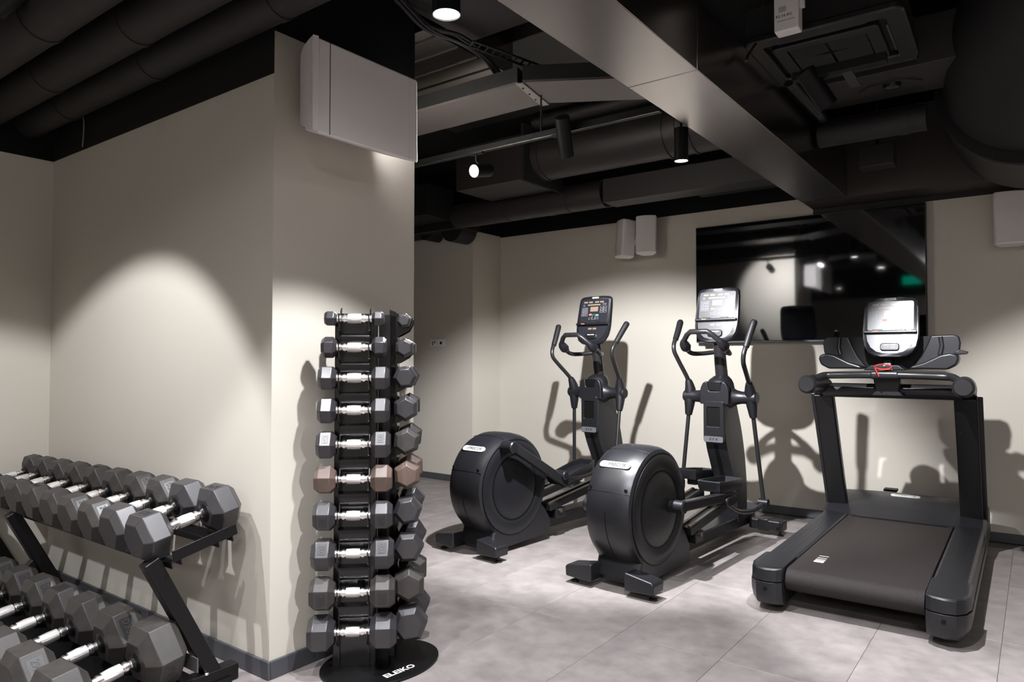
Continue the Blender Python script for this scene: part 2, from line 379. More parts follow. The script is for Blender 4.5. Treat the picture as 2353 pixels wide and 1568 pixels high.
tag(B().bb(-1.02, -.28, 3.98, 4.40, 2.66, 2.9).mk('ceiling_panel', mat('panel_brown', (.022,.018,.0175), .6), bevel=.004), 'flat dark brown ceiling panel beyond the air conditioner', 'panel')
t = thing('smoke_detector', 'small dark smoke detector with a curled wire on the brown ceiling panel', 'detector', (-.60, 4.18, 2.66))
B().lathe([(-.03,.02),(-.022,.04),(0,.045)], 20, 'Z').mk('detector_body', M_CASS, t)
B().tube([(-.16,.02,-.006),(-.1,-.05,-.008),(0,-.07,-.01),(.08,-.06,-.01),(.14,.02,-.006)], .003, 6, smooth=4).mk('wire', M_CABLE, t)
tag(B().tube([(-1.0+.005*(k % 2), 3.72+.025*k, 2.62+.004*((k+1) % 2)) for k in range(36)], [.028+.005*(k % 2) for k in range(36)], 12).mk('flexible_hose', M_CASS), 'ribbed black hose along the right side of the galvanised duct', 'hose')
t = thing('junction_box', 'small dark box mounted high above the television beside the duct', 'box', (-.80, 4.98, 2.42))
B().box((0,0,.07),(.2,.12,.14)).mk('box_body', M_DUCTK, t, bevel=.004)
B().cyl((0,0,.13),(0,0,.63),.008,n=10).mk('hanging_rod', M_CASS, t)

# cassette air conditioner
t = thing('air_conditioner', 'black square ceiling cassette air conditioner with striped centre grille', 'air conditioner', (-.745, 3.475, 2.62), R(1))
def ringframe(b, ow, oh, iw, ih, z0, z1, r=.03):
    o = rrect(ow, oh, r); i = rrect(iw, ih, r*.4)
    n = len(o); vs = [(x,y,z0) for x,y in o]+[(x,y,z0) for x,y in i]+[(x,y,z1) for x,y in o]+[(x,y,z1) for x,y in i]
    fs = []
    for k in range(n):
        j = (k+1) % n
        fs += [(k,j,n+j,n+k),(2*n+k,3*n+k,3*n+j,2*n+j),(k,2*n+k,2*n+j,j),(n+k,n+j,3*n+j,3*n+k)]
    return b.add(vs, fs)
ringframe(B(), .66, .60, .50, .44, -.0, .035, .05).mk('frame', M_CASS, t, bevel=.008)
B().box((0,0,.10),(.62,.56,.14)).mk('housing', M_BLACK, t)
ringframe(B(), .44, .38, .33, .27, -.006, .03, .02).mk('grille_frame', M_CASS, t, bevel=.004)
b = B()
for k in range(30):
    u = -.17+.34*(k+.5)/30
    for q in range(4):
        s0, s1 = (0.004, .135)
        cx, cy = ((-1,1),(1,1),(1,-1),(-1,-1))[q][0]*.083, ((-1,1),(1,1),(1,-1),(-1,-1))[q][1]*.07
        a = (.45, -.45, .45, -.45)[q]
        yy = cy+(k-14.5)*.0046
        b.box((cx, yy, .004), (.155, .0016, .005), rot=(0,0,a*.35))
b.mk('grille_louvres', mat('louvre_grey',(.04,.038,.037),.5), t)['kind'] = 'stuff'
for x, y, a, b_ in ((0,.235,.36,.045),(0,-.235,.36,.045),(.265,0,.045,.30),(-.265,0,.045,.30)):
    B().box((x,y,.012),(a,b_,.006), rot=((.35 if a > b_ else 0)*(1 if y > 0 else -1), (0 if a > b_ else .35)*(-1 if x > 0 else 1), 0)).mk('vane', M_CASS, t)
# white power unit, top edge
t = thing('power_supply', 'white plastic power unit with printed label hanging beside the cassette', 'power supply', (-.79, 2.93, 2.532))
B().box((0,0,.10),(.095,.06,.22)).mk('casing', M_PLASTW, t, bevel=.004)
B().box((0,.002,-.006),(.093,.056,.012)).mk('end_cap', mat('plastic_white_bright',(.8,.77,.73),.45), t, bevel=.004)
Mt = frame((0,-.0303,.045),(1,0,0),(0,0,1),(0,-1,0))
B().box((0,-.0303,.030),(.066,.0008,.0012)).mk('label_rule', M_INK, t)
text('label_print', 'RS 16 AC', .016, M_INK, t, frame((-.008,-.0303,.05),(1,0,0),(0,0,1),(0,-1,0)))
b = B()
for k in range(5): b.box((-.014,-.0304,.068+.0045*k),(.03,.0006,.0012))
b.mk('fine_print', M_INK, t)
B().box((.055,0,.09),(.018,.02,.03)).mk('connector', M_PLASTW, t, bevel=.002)

# cables overhead near the nearest lamp
for i, (dx, dz, r_) in enumerate(((0,0,.010),(.022,.012,.008),(-.018,.02,.009),(.03,-.008,.006))):
    tag(B().tube([(-2.12+dx,1.80,2.76+dz),(-2.19+dx,2.08,2.75+dz),(-2.24+dx,2.33,2.72+dz),(-2.20+dx,2.52,2.715+dz*2),(-2.21+dx*.7,2.72,2.71+dz),(-2.28+dx,2.93,2.70+dz)], r_, 10, smooth=5).mk('ceiling_cable', M_CABLE),
        ('thickest black cable of the bundle above the nearest lamp', 'black cable arching right side of the overhead bundle', 'black cable along the left side of the overhead bundle', 'thinnest black cable of the overhead bundle')[i], 'cable', 'overhead cable bundle')
tag(B().tube([(-1.0,3.05,2.50),(-1.01,3.12,2.56),(-.99,3.2,2.66),(-.97,3.2,2.8)], .006, 8, smooth=5).mk('ceiling_cable', M_CABLE), 'single black cable looping beside the power supply', 'cable')
LA, LB = (-2.165, 2.56), (-2.05, 3.05)
b = B(); b.tube([(LA[0], LA[1], 2.70),(LB[0], LB[1], 2.70)], .006, 8); b.tube([(LA[0]+.05, LA[1]-.03, 2.70),(LB[0]+.05, LB[1]-.03, 2.70)], .006, 8)
for k in range(12): b.box((LA[0]+(LB[0]-LA[0])*k/11+.025, LA[1]+(LB[1]-LA[1])*k/11-.015, 2.70), (.06,.008,.006), rot=(0,0,R(-30)))
tag(b.mk('cable_ladder', M_CASS), 'narrow black wire cable ladder above the angled duct', 'ladder')

# ------------------------------------------------------------------ lamps
def lamp(key, label, length=.14, r=.038, stem=None, group=None, glow=True, trackz=None):
    pos, aim, watt, cone, blend = SPOTS[key]
    p = Vector(pos); d = (Vector(aim)-p).normalized()
    t = thing('spot_lamp', label, 'lamp', pos, group=group)
    q = d.to_track_quat('-Z', 'Y').to_matrix().to_4x4()
    b = B().lathe([(length, r*.9), (length+.006, r*.5)][::-1] + [(length, r), (0, r), (0, r*.93), (.006, r*.9)], 32, 'Z'); b.mk('lamp_body', M_LAMP, t, M=q)
    B().lathe([(.004, r*.9), (.0035, r*.9)], 32, 'Z').mk('lens', M_LENS, t, M=q)
    if stem:
        top = Vector(stem)-p; mid = -d*length*.6
        B().tube([mid, (top.x, top.y, mid.z*.5+top.z*.5), top], .007, 8).mk('bracket', M_LAMP, t)
        B().box(top-Vector((0,0,.008)), (.10,.03,.02)).mk('track_adapter', M_LAMP, t, bevel=.002)
    l = bpy.data.lights.new('spot', 'SPOT'); l.energy = watt; l.spot_size = R(cone); l.spot_blend = blend; l.color = LIGHTCOL; l.shadow_soft_size = .018
    o = bpy.data.objects.new('light_source', l); C.objects.link(o); o.parent = t
    o.matrix_local = q @ Matrix.Translation((0, 0, -.012))
    return t
TZ = 2.325
t = thing('lamp_track', 'long black lighting track crossing below the ceiling ducts', 'track', (0, 0, TZ))
B().bb(-3.35, -1.36, 2.94, 2.975, 0, .032).mk('track_rail', M_LAMP, t)
B().bb(-3.35, -1.36, 2.938, 2.942, -.002, .002).mk('rail_glint_strip', mat('rail_glint', (.3,.29,.28), .25, metal=1), t)  # bright strip modelled as the glint along the black track
for xx in (-2.02, -2.95): B().cyl((xx, 2.957, .03), (xx, 2.957, .225), .005, n=10).mk('hanging_rod', M_CASS, t)
t = thing('lamp_track', 'short black lighting track under the front edge of the air conditioner', 'track', (0, 0, TZ))
B().bb(-.78, -.44, 2.94, 2.975, 0, .032).mk('track_rail', M_LAMP, t)
B().bb(-.62, -.58, 2.945, 3.25, .03, .036).mk('hanging_strap', M_CASS, t)
lamp('front', 'lit round downlight nearest the camera, above the column speaker', .16, .045, stem=(-1.50, 1.63, 2.79))
lamp('mid', 'black tubular track lamp aimed away at the back wall, seen from behind', .20, .036, stem=(-1.90, 2.957, TZ+.01))
lamp('pendant', 'lit black cylinder downlight beside the edge of the galvanised duct', .17, .036, stem=(-1.46, 3.42, 2.66))
lamp('facing', 'dazzling track lamp turned to face the camera', .13, .036, stem=(-2.45, 2.957, TZ+.01))
lamp('right', 'black tubular lamp hanging under the air conditioner, aimed at the treadmill', .17, .038, stem=(-.70, 2.957, 2.335))
lamp('alcove', 'black lamp above the dumbbell alcove, outside the picture', .14, .036)
lamp('alcove2', 'black lamp in front of the column corner, outside the picture', .14, .036)
lamp('rear', 'added fill lamp on the near right side of the room, outside the picture', .14, .036)
t = thing('spot_lamp', 'dark unlit round lamp housing at the top left corner of the picture', 'lamp', (-2.90, .86, 2.42))
B().lathe([(0,.045),(.15,.045),(.152,.03)], 32, 'Z', Euler((R(-35), R(20), 0)).to_matrix().to_4x4()).mk('lamp_body', M_CASS, t)
B().lathe([(-.001,.036),(.01,.036)], 32, 'Z', Euler((R(-35), R(20), 0)).to_matrix().to_4x4()).mk('lens_ring', M_BLACK, t)

# broad fill lights added unseen behind the camera, built as ceiling panels
for px_, py_, pw_, nm_ in ((1.3, -1.6, 75, 'added square fill light panel behind the camera, nearer one'), (0.2, -3.6, 60, 'added square fill light panel behind the camera, farther one')):
    t = thing('fill_panel', nm_, 'lamp', (px_, py_, 2.96))
    ringframe(B(), 1.26, 1.26, 1.18, 1.18, -.03, .03, .02).mk('frame', M_LAMP, t)
    l = bpy.data.lights.new('panel', 'AREA'); l.shape = 'SQUARE'; l.size = 1.15; l.energy = pw_; l.color = (.97, .96, 1.0)
    o = bpy.data.objects.new('light_source', l); C.objects.link(o); o.parent = t; o.location = (0, 0, -.02)
    B().bb(-.59, .59, -.59, .59, -.012, -.004).mk('fill_diffuser', emat('fill_glow', (1, .98, .96), 3), t)

# ------------------------------------------------------------------ speakers
t = thing('wall_speaker', 'large white ribbed loudspeaker on the column above the dumbbell tower', 'speaker', (0,0,0))
Q = [(-2.26,1.682,2.106),(-2.06,1.588,2.017),(-2.06,1.588,2.363),(-2.26,1.68,2.334)]
B().add([(-2.275,1.70,2.09),(-2.07,1.60,2.015),(-2.07,1.60,2.365),(-2.275,1.70,2.345),(-2.275,2.10,2.09),(-2.07,2.115,2.02),(-2.07,2.11,2.37),(-2.275,2.10,2.345),(-2.13,2.15,2.06),(-2.13,2.15,2.33)],
        [(0,1,2,3),(0,4,5,1),(1,5,6,2),(2,6,7,3),(4,0,3,7),(5,8,9,6),(4,8,5),(7,6,9),(4,7,9,8)]).mk('cabinet', M_WHITE, t, bevel=.008, seg=3)
a, b_, c_, d_ = [Vector(q) for q in Q]
n = 14
for k in range(n):
    s0, s1 = (k+.12)/n, (k+.88)/n
    bulge = lambda s: Vector((-.3,-1,0)).normalized()*(.012+.016*math.sin(math.pi*s))
    def P(s, top): return (d_ if top else a).lerp(c_ if top else b_, s)+bulge(s)
    p = [P(s0,0), P(s1,0), P(s1,1), P(s0,1)]; back = Vector((.3,1,0)).normalized()*.02
    B().add([*p, *[x+back for x in p]], [(0,1,2,3),(7,6,5,4),(0,4,5,1),(1,5,6,2),(2,6,7,3),(3,7,4,0)]).mk('grille_rib', M_GRILLE, t)
gm = (a+b_+c_+d_)/4+Vector((-.3,-1,0)).normalized()*.031
B().box(gm, (.016,.003,.02), rot=(0,0,R(-25))).mk('badge', M_PLASTW, t)
B().bb(-2.0705,-2.0685,1.655,1.657,2.02,2.362).mk('panel_seam', M_INK, t)
B().bb(-2.0705,-2.0685,2.062,2.064,2.02,2.362).mk('panel_seam', M_PLASTW, t)
B().bb(XC+.001,-2.27,1.8,2.0,2.12,2.3).mk('mount', M_PLASTW, t)

def small_speaker(label, loc, rz, rx, w=.17, h=.32, grp=None):
    t = thing('wall_speaker', label, 'speaker', loc, rot=(rx,0,rz), group=grp)
    prof = [(-w/2,0),(-w/4,-.012),(0,-.017),(w/4,-.012),(w/2,0)]
    B().prism([*prof,(w/2,.05),(w*.28,.13),(-w*.28,.13),(-w/2,.05)], -h/2, h/2, 'XY').mk('cabinet', M_WHITE, t, bevel=.012, seg=4)
    g = [(-w/2+.006,-.004),(-w/4,-.0145),(0,-.0195),(w/4,-.0145),(w/2-.006,-.004)]
    B().prism([*g,*[(x,y+.004) for x,y in g[::-1]]], -h/2+.007, h/2-.007, 'XY').mk('grille', M_GRILLE, t)
    B().box((.0,-.0205,-.015),(.014,.002,.014)).mk('badge', M_PLASTW, t)
    return t
s1 = small_speaker('white wall speaker turned left, left one of the pair on the back wall', (-2.875,5.40,2.235), R(-42), R(-4))
s2 = small_speaker('white wall speaker facing forward, right one of the pair beside the television', (-2.615,5.38,2.245), R(18), R(-4))
t = thing('speaker_mount', 'white ball bracket joining the two speakers to the back wall', 'bracket', (-2.735,5.50,2.22))
B().lathe([(-.06,.012),(-.045,.04),(0,.055),(.045,.04),(.06,.012)], 24, 'Z').mk('ball', M_WHITE, t)
B().cyl((0,.02,0),(0,.135,0),.04,n=20).mk('wall_stub', M_WHITE, t)
small_speaker('white wall speaker cut by the right edge above the treadmill', (-.105,5.46,2.10), R(14), R(-3), w=.21, h=.34)

# ------------------------------------------------------------------ television
t = thing('television', 'large black wall television reflecting the gym, above the treadmill', 'television', (-1.4275, YB-.055, 1.33))
TW, TH = 1.653, .952
B().box((0,.004,TH/2),(TW,.04,TH)).mk('casing', M_TVF, t, bevel=.004)
B().box((0,-.0175,TH/2+.003),(TW-.014,.004,TH-.02)).mk('screen', M_TV, t)
B().box((0,-.018,.004),(TW-.01,.005,.008)).mk('bottom_strip', mat('tv_strip',(.10,.11,.13),.3,metal=.6), t)
B().box((-.72,.0,-.012),(.1,.03,.03)).mk('sensor', M_TVF, t, bevel=.003)
B().box((.1,.035,TH/2),(.5,.035,.4)).mk('wall_mount', M_TVF, t)

# socket plate
t = thing('wall_socket', 'white double socket plate on the wall by the corner', 'socket', (-4.80, 5.199, 1.355))
for x in (-.05, .05): B().box((x,-.005,0),(.096,.010,.078)).mk('plate', M_PLASTW, t, bevel=.002)
B().cyl((.05,-.012,0),(.05,-.009,0),.014,n=16).mk('port', M_INK, t)
B().box((-.035,-.0115,.008),(.008,.003,.022)).mk('slot', M_INK, t)
B().box((-.062,-.0115,-.004),(.007,.003,.04)).mk('slot', M_INK, t)

# exit sign behind the camera, seen mirrored in the television
t = thing('exit_sign', 'green lit exit sign mirrored in the television', 'sign', (-1.50, -1.0, 2.39), R(0))
B().box((0,0,0),(.25,.03,.12)).mk('sign_face', M_EXIT, t)
B().box((0,0,.36),(.02,.02,.60)).mk('hanger', M_LAMP, t)
# small far lamps mirrored in the television; right-hand ones added unseen for side light
for x, y, wt, lb in ((-2.30,.60,40,'small downlight just behind the alcove corner mirrored in the television'),(-2.86,-2.6,40,'far downlight low in the television reflection'),(.9,-.9,30,'added unseen fill light behind the camera on the right'),(2.1,1.2,30,'added fill light far right outside the picture')):
    t = thing('ceiling_lamp', lb, 'lamp', (x, y, 2.47))
    B().lathe([(0,.036),(.12,.036)], 20, 'Z').mk('lamp_body', M_LAMP, t)
    B().lathe([(-.002,.031),(-.001,.031)], 20, 'Z').mk('lens', M_LENS, t)
    l = bpy.data.lights.new('spot', 'SPOT'); l.energy = wt; l.spot_size = R(80); l.spot_blend = .4; l.color = LIGHTCOL; l.shadow_soft_size = .02
    o = bpy.data.objects.new('light_source', l); C.objects.link(o); o.parent = t; o.location = (0,0,-.012)

# ------------------------------------------------------------------ dumbbells
HEADS = {}
def head_mesh(Rr, Lh, m):
    k = (round(Rr,4), round(Lh,4), m.name)
    if k not in HEADS:
        b = B()
        secs = [(0, Rr*.60), (Lh*.24, Rr), (Lh*.78, Rr), (Lh, Rr*.72)]
        b.rings([[Vector((r*math.cos(R(60*q)), y, r*math.sin(R(60*q)))) for q in range(6)] for y, r in secs])
        o = b.mk('head', m, bevel=.0022, seg=2, ang=20); HEADS[k] = o.data; bpy.data.objects.remove(o)
    return HEADS[k]
def dumbbell(label, loc, rot, Rr, L, hl=.13, spin=0, kg=None, face=1, m=None, group=None, hr=1.0):
    """axis along local Y; spin turns the hexagon (0 = flat on top); face = which facet carries the number"""
    m = m or M_RUB
    t = thing('dumbbell', label, 'dumbbell', loc, rot=rot, group=group)
    Lh = (L-hl)/2; me = head_mesh(Rr, Lh, m)
    S = Matrix.Rotation(R(-spin), 4, 'Y')
    for s in (1, -1):
        h = bpy.data.objects.new('head', me); C.objects.link(h); h.parent = t
        h.matrix_local = (Matrix() if s > 0 else Matrix.Rotation(math.pi, 4, 'Z')) @ Matrix.Rotation(R(-spin)*s, 4, 'Y') @ Matrix.Translation((0, hl/2, 0))
        bv = h.modifiers.new('bevel', 'BEVEL'); bv.width = .0022; bv.segments = 2
        if kg:
            fa = face if s > 0 else (180-2*0-face)
            th = R(fa)
            nx = Vector((math.cos(th), 0, math.sin(th))); up = Vector((0, -1, 0)); x = up.cross(nx)
            o0 = nx*(Rr*.866)+Vector((0, Lh*.51, 0))
            w_, h_ = Rr*.66, Lh*.36
            B().box((0,0,.0002),(w_,h_,.0009)).mk('number_plate', M_PLATE, h, M=frame(o0, x, up, nx))
            text('number', kg, h_*.72, m, h, frame(o0+nx*.0012, x, up, nx), ext=.0008, bold=.0004, sx=min(1, w_*.9/(h_*.72*.62*len(kg))))
    # chrome grip
    a = hl/2; g = 1.0*hr
    prof = [(-a,.0165),(-a*.95,.0165),(-a*.95,.0125),(-a*.86,.0125),(-a*.86,.016),(-a*.80,.016),(-a*.80,.012),(-a*.62,.0135),(-a*.62,.0165),(-a*.50,.0168),(-a*.50,.0135),(-a*.40,.014),(-a*.40,.0175)]
    prof = prof+[(0,.019)]+[(-p, r) for p, r in prof[::-1]]
    B().lathe([(p, r*g) for p, r in prof], 24, 'Y').mk('handle', M_CHROME, t, ang=25)
    B().lathe([(-a*.39,.0180*g),(0,.0194*g),(a*.39,.0180*g)], 16, 'Y').mk('grip', M_KNURL, t, flat=True)
    if hr > 1.05:
        for s in (-1, 1): B().lathe([(a*.80,.016*g),(a*.92,.020*g),(a*1.0,.032*g)], 24, 'Y', None if s > 0 else Matrix.Rotation(math.pi,4,'Z')).mk('collar', M_STEELM, t)
    return t

# ---- tower
AX, NX = R(43), R(-47)
tw = thing('dumbbell_tower', 'tall black steel dumbbell tower on an oval base beside the column', 'rack', (-2.09,1.94,0))
a = R(80); pts = []
for k in range(64):
    q = 2*math.pi*k/64; u, v = .245*math.cos(q), .19*math.sin(q)
    pts.append((u*math.cos(a)+v*math.sin(a), u*math.sin(a)-v*math.cos(a)))
B().prism(pts, 0, .010, 'XY').mk('base_plate', M_STEELM, tw, bevel=.002)
FP = Vector((-2.096, 1.802, 0)); RP = Vector((-2.090, 2.068, 0)); TW0 = Vector((-2.09,1.94,0))
zf = [1.349-.001668*(y-735) for y in (733,799,869,943,1021,1100,1183,1269,1357,1446)]
RR = [.031,.041,.050,.054,.057,.058,.060,.063,.068,.074]
LL = [.225,.247,.267,.270,.277,.290,.295,.307,.317,.330]
def column(P0, ax, nrm, front):
    ex = Vector((math.cos(ax), math.sin(ax), 0)); n = Vector((math.cos(nrm), math.sin(nrm), 0))
    o = P0-TW0
    Fr = frame(o, ex, -n, Vector((0,0,1)))   # local x along dumbbell, y away from viewer, z up
    # channel: face plate, two side flanges
    B().bb(-.078,.078,.055,.060,.0105,1.375).mk('back_plate', M_STEELK, tw, M=Fr)
    for s in (-1, 1):
        b = B()
        for i, z in enumerate(zf):
            r = .024
            zn = z; y0 = -.022
            top = zf[i-1]-.05 if i else 1.375
            # saddle hook: rises in front of the handle
            prof = [(.060, zn-.075), (.02, zn-.060), (-.015, zn-.040), (-.030, zn-.012), (-.034, zn+.014), (-.026, zn+.008), (-.018, zn-.012), (0, zn-.020), (.018, zn-.014), (.026, zn+.006), (.034, zn+.035), (.060, zn+.045)]
            b.prism(prof, s*.056-.002, s*.056+.002, 'YZ')
        b.bb(s*.056-.002, s*.056+.002, .035, .060, .0105, 1.372)
        b.mk('side_flange', M_STEELK, tw, M=Fr)
    b = B()
    for s in (-1, 1): b.bb(s*.078-.003, s*.078+.003, .056, .10, .0105, 1.375)
    b.mk('upright', M_STEELM, tw, M=Fr)
    for i, z in enumerate(zf[:-1]):
        B().prism([(.030,z-.062),(.026,z-.085),(.034,z-.105),(.055,z-.115),(.055,z-.055)], -.054, .054, 'YZ').mk('saddle_web', M_STEELK, tw, M=Fr)
column(FP, AX, NX, True)
column(RP, R(131), R(41), False)
B().bb(-.02,.02,-.09,.09,.30,.34).mk('cross_brace', M_STEELM, tw, loc=(-.035,0,0))
B().bb(-.02,.02,-.09,.09,1.0,1.04).mk('cross_brace', M_STEELM, tw, loc=(-.035,0,0))
text('brand_print', 'ELEIKO', .040, M_PRINT, tw, Matrix.Translation((.128,-.022,.0112)) @ Matrix.Rotation(R(83.5), 4, 'Z'), ext=.0002, shear=0, bold=.0012, sx=1.1)
names = ['smallest grey rubber', 'second smallest grey rubber', 'third from top grey rubber', 'fourth from top grey rubber', 'grey rubber marked 5KG', 'brown stained rubber', 'grey rubber marked 7KG', 'grey rubber marked 8KG', 'dark grey rubber marked 9KG', 'largest grey rubber, lowest']
spinF = [0, 28, 0, 0, 2, 14, 16, 2, 22, 24]
faceF = [None, None, None, None, 30, None, -30, 30, -30, None]
kgs = ['1KG','2KG','3KG','4KG','5KG','6KG','7KG','8KG','9KG','10KG']
for i in range(10):
    # local Y = axis direction; +30 facet should look at the viewer: viewer normal n = local +/-X
    loc = (FP.x, FP.y, zf[i])
    m_ = M_RUBS if i == 5 else (M_RUBW if i == 8 else M_RUB)
    # rotz such that local Y -> axis heading AX: rz = AX-90deg ; local +X -> heading AX-90 = NX (towards viewer)
    dumbbell('%s hex dumbbell, front tower column, row %s from top' % (names[i], ('one','two','three','four','five','six','seven','eight','nine','ten')[i]),
             loc, (0,0,AX-math.pi/2), RR[i], LL[i], spin=spinF[i], kg=kgs[i] if faceF[i] is not None else None, face=(faceF[i] or 0), m=m_)
spinR = [12, 30, 4, 30, 24, 32, 10, 3, 30, 8]
for i in range(10):
    n = Vector((math.cos(R(43)), math.sin(R(43)), 0)); p = RP+n*(.030*i/9)
    m_ = M_RUBS if i == 5 else (M_RUBW if i in (8, 4) else M_RUB)
    nm = 'brown stained' if i == 5 else ('smallest' if i == 0 else ('largest' if i == 9 else ('light grey', 'mid grey', 'plain grey')[i % 3]))
    dumbbell('%s hex dumbbell end-on, right tower column, row %s from top' % (nm, ('one','two','three','four','five','six','seven','eight','nine','ten')[i]),
             (p.x, p.y, zf[i]), (0,0,R(131-90)), RR[i]*.97, LL[i]*.97, spin=spinR[i], m=m_)

# ---- long rack in the alcove
rk = thing('dumbbell_rack', 'black two-tier steel dumbbell rack along the alcove wall', 'rack', (-3.3, 1.2, 0))
def L(x, y, z): return (x+3.3, y-1.2, z)
for X in (-2.445, -3.70, -4.30):
    B().beam(L(X,1.452,.02), L(X,1.203,.507), .055, .05, up=(1,0,0)).mk('upright', M_STEELM, rk, bevel=.004)
    B().box(L(X,1.12,.031),(.055,.82,.058)).mk('foot_beam', M_STEELM, rk, bevel=.004)
    B().beam(L(X,1.335,.30), L(X,1.19,.165), .035, .035, up=(1,0,0)).mk('shelf_strut', M_STEELM, rk, bevel=.003)
    B().box(L(X,1.455,.012),(.075,.085,.02)).mk('foot_plate', M_STEELM, rk, bevel=.002)
    for s in (-1,1): B().lathe([(0,.008),(.006,.008),(.008,.005)],6,'Z',Matrix.Translation(L(X+s*.03,1.40,.06))).mk('bolt', M_CHROME, rk)
tl = math.tan(R(12))
def shelf(yc, zc, half, x0, x1, lip, mtl):
    for y0, y1 in ((-.088, -.055), (.085, .140)):
        y = (y0+y1)/2; z = zc+y*tl; w2 = (y1-y0)/2
        B().box(L((x0+x1)/2, yc+y, z), (x1-x0, y1-y0, .005), rot=(R(12),0,0)).mk('tray', mtl, rk, bevel=.001)
        for q in (-w2, w2): B().box(L((x0+x1)/2, yc+y+q, z+q*tl-.010), (x1-x0, .004, .022), rot=(R(12),0,0)).mk('tray_lip', mtl, rk)
    for X in (x0, x1):
        B().box(L(X, yc+.035, zc+.020+.035*tl), (.006, .245, .040), rot=(R(12),0,0)).mk('end_lip', mtl, rk, bevel=.001)
        B().box(L(X+(-.015 if X == x1 else .015), yc+.035, zc+.001+.035*tl), (.03, .245, .005), rot=(R(12),0,0)).mk('end_flange', mtl, rk, bevel=.001)
shelf(1.345, .515, .125, -4.33, -2.395, True, M_STEELM)
up_y, up_z = 1.357, .610
UX = [-2.495,-2.70,-2.888,-3.08,-3.272,-3.47,-3.67,-3.86,-4.04,-4.20]
LX = [-2.475,-2.735,-2.985,-3.205,-3.43,-3.66,-3.88,-4.10]
for i in range(10):
    Rr = .094-.0014*i; Lt = .375-.006*i
    lift = -(.094-Rr)*.866
    f = {0: 90, 2: 30, 3: 30, 4: None, 5: 90, 7: 150}.get(i)
    sp = 0
    wt = 26-i
    dumbbell(('nearest grey hex dumbbell at the right end of the upper shelf' if i == 0 else
              'grey hex dumbbell on the upper alcove shelf, %s from its right end' % ('','second','third','fourth','fifth','sixth','seventh','eighth','ninth','tenth')[i]),
             (UX[i], up_y, up_z+lift), (R(12), 0, R([0,1,-1,0,2,-1,1,0,1,0][i])), Rr, Lt, hl=.145, spin=sp,
             kg='%dKG' % wt if f is not None else None, face=f if f is not None else 0, m=M_RUB if i < 2 else M_RUBW, hr=1.12)
# lower tier
B().box(L(-3.35, 1.125, .040), (1.92, .44, .005), rot=(R(10),0,0)).mk('tray', M_STEELM, rk)
B().box(L(-3.35, 1.352, .115), (1.92, .005, .05)).mk('tray_lip', mat('steel_worn',(.08,.078,.075),.4), rk)
for i in range(8):
    Rr = (.122,.117,.110,.105,.102,.10,.098,.096)[i]; Lt = .43-.006*i
    f = {0: 330, 1: 30, 3: 90, 4: 30, 5: 30, 6: 30}.get(i)
    dumbbell(('big worn grey hex dumbbell marked 30KG at the right end of the lower shelf' if i == 0 else
              'worn grey hex dumbbell on the lower alcove shelf, %s from its right end' % ('','second','third','fourth','fifth','sixth','seventh','eighth')[i]),
             (LX[i], 1.10, .152), (R(10), 0, R([0,-1,1,0,1,-1,0,0][i])), Rr, Lt, hl=.155, spin=[0,0,0,0,0,0,0,0][i],
             kg='%dKG' % (30-i) if f is not None else None, face=f if f is not None else 0, m=M_RUBW, hr=1.15)

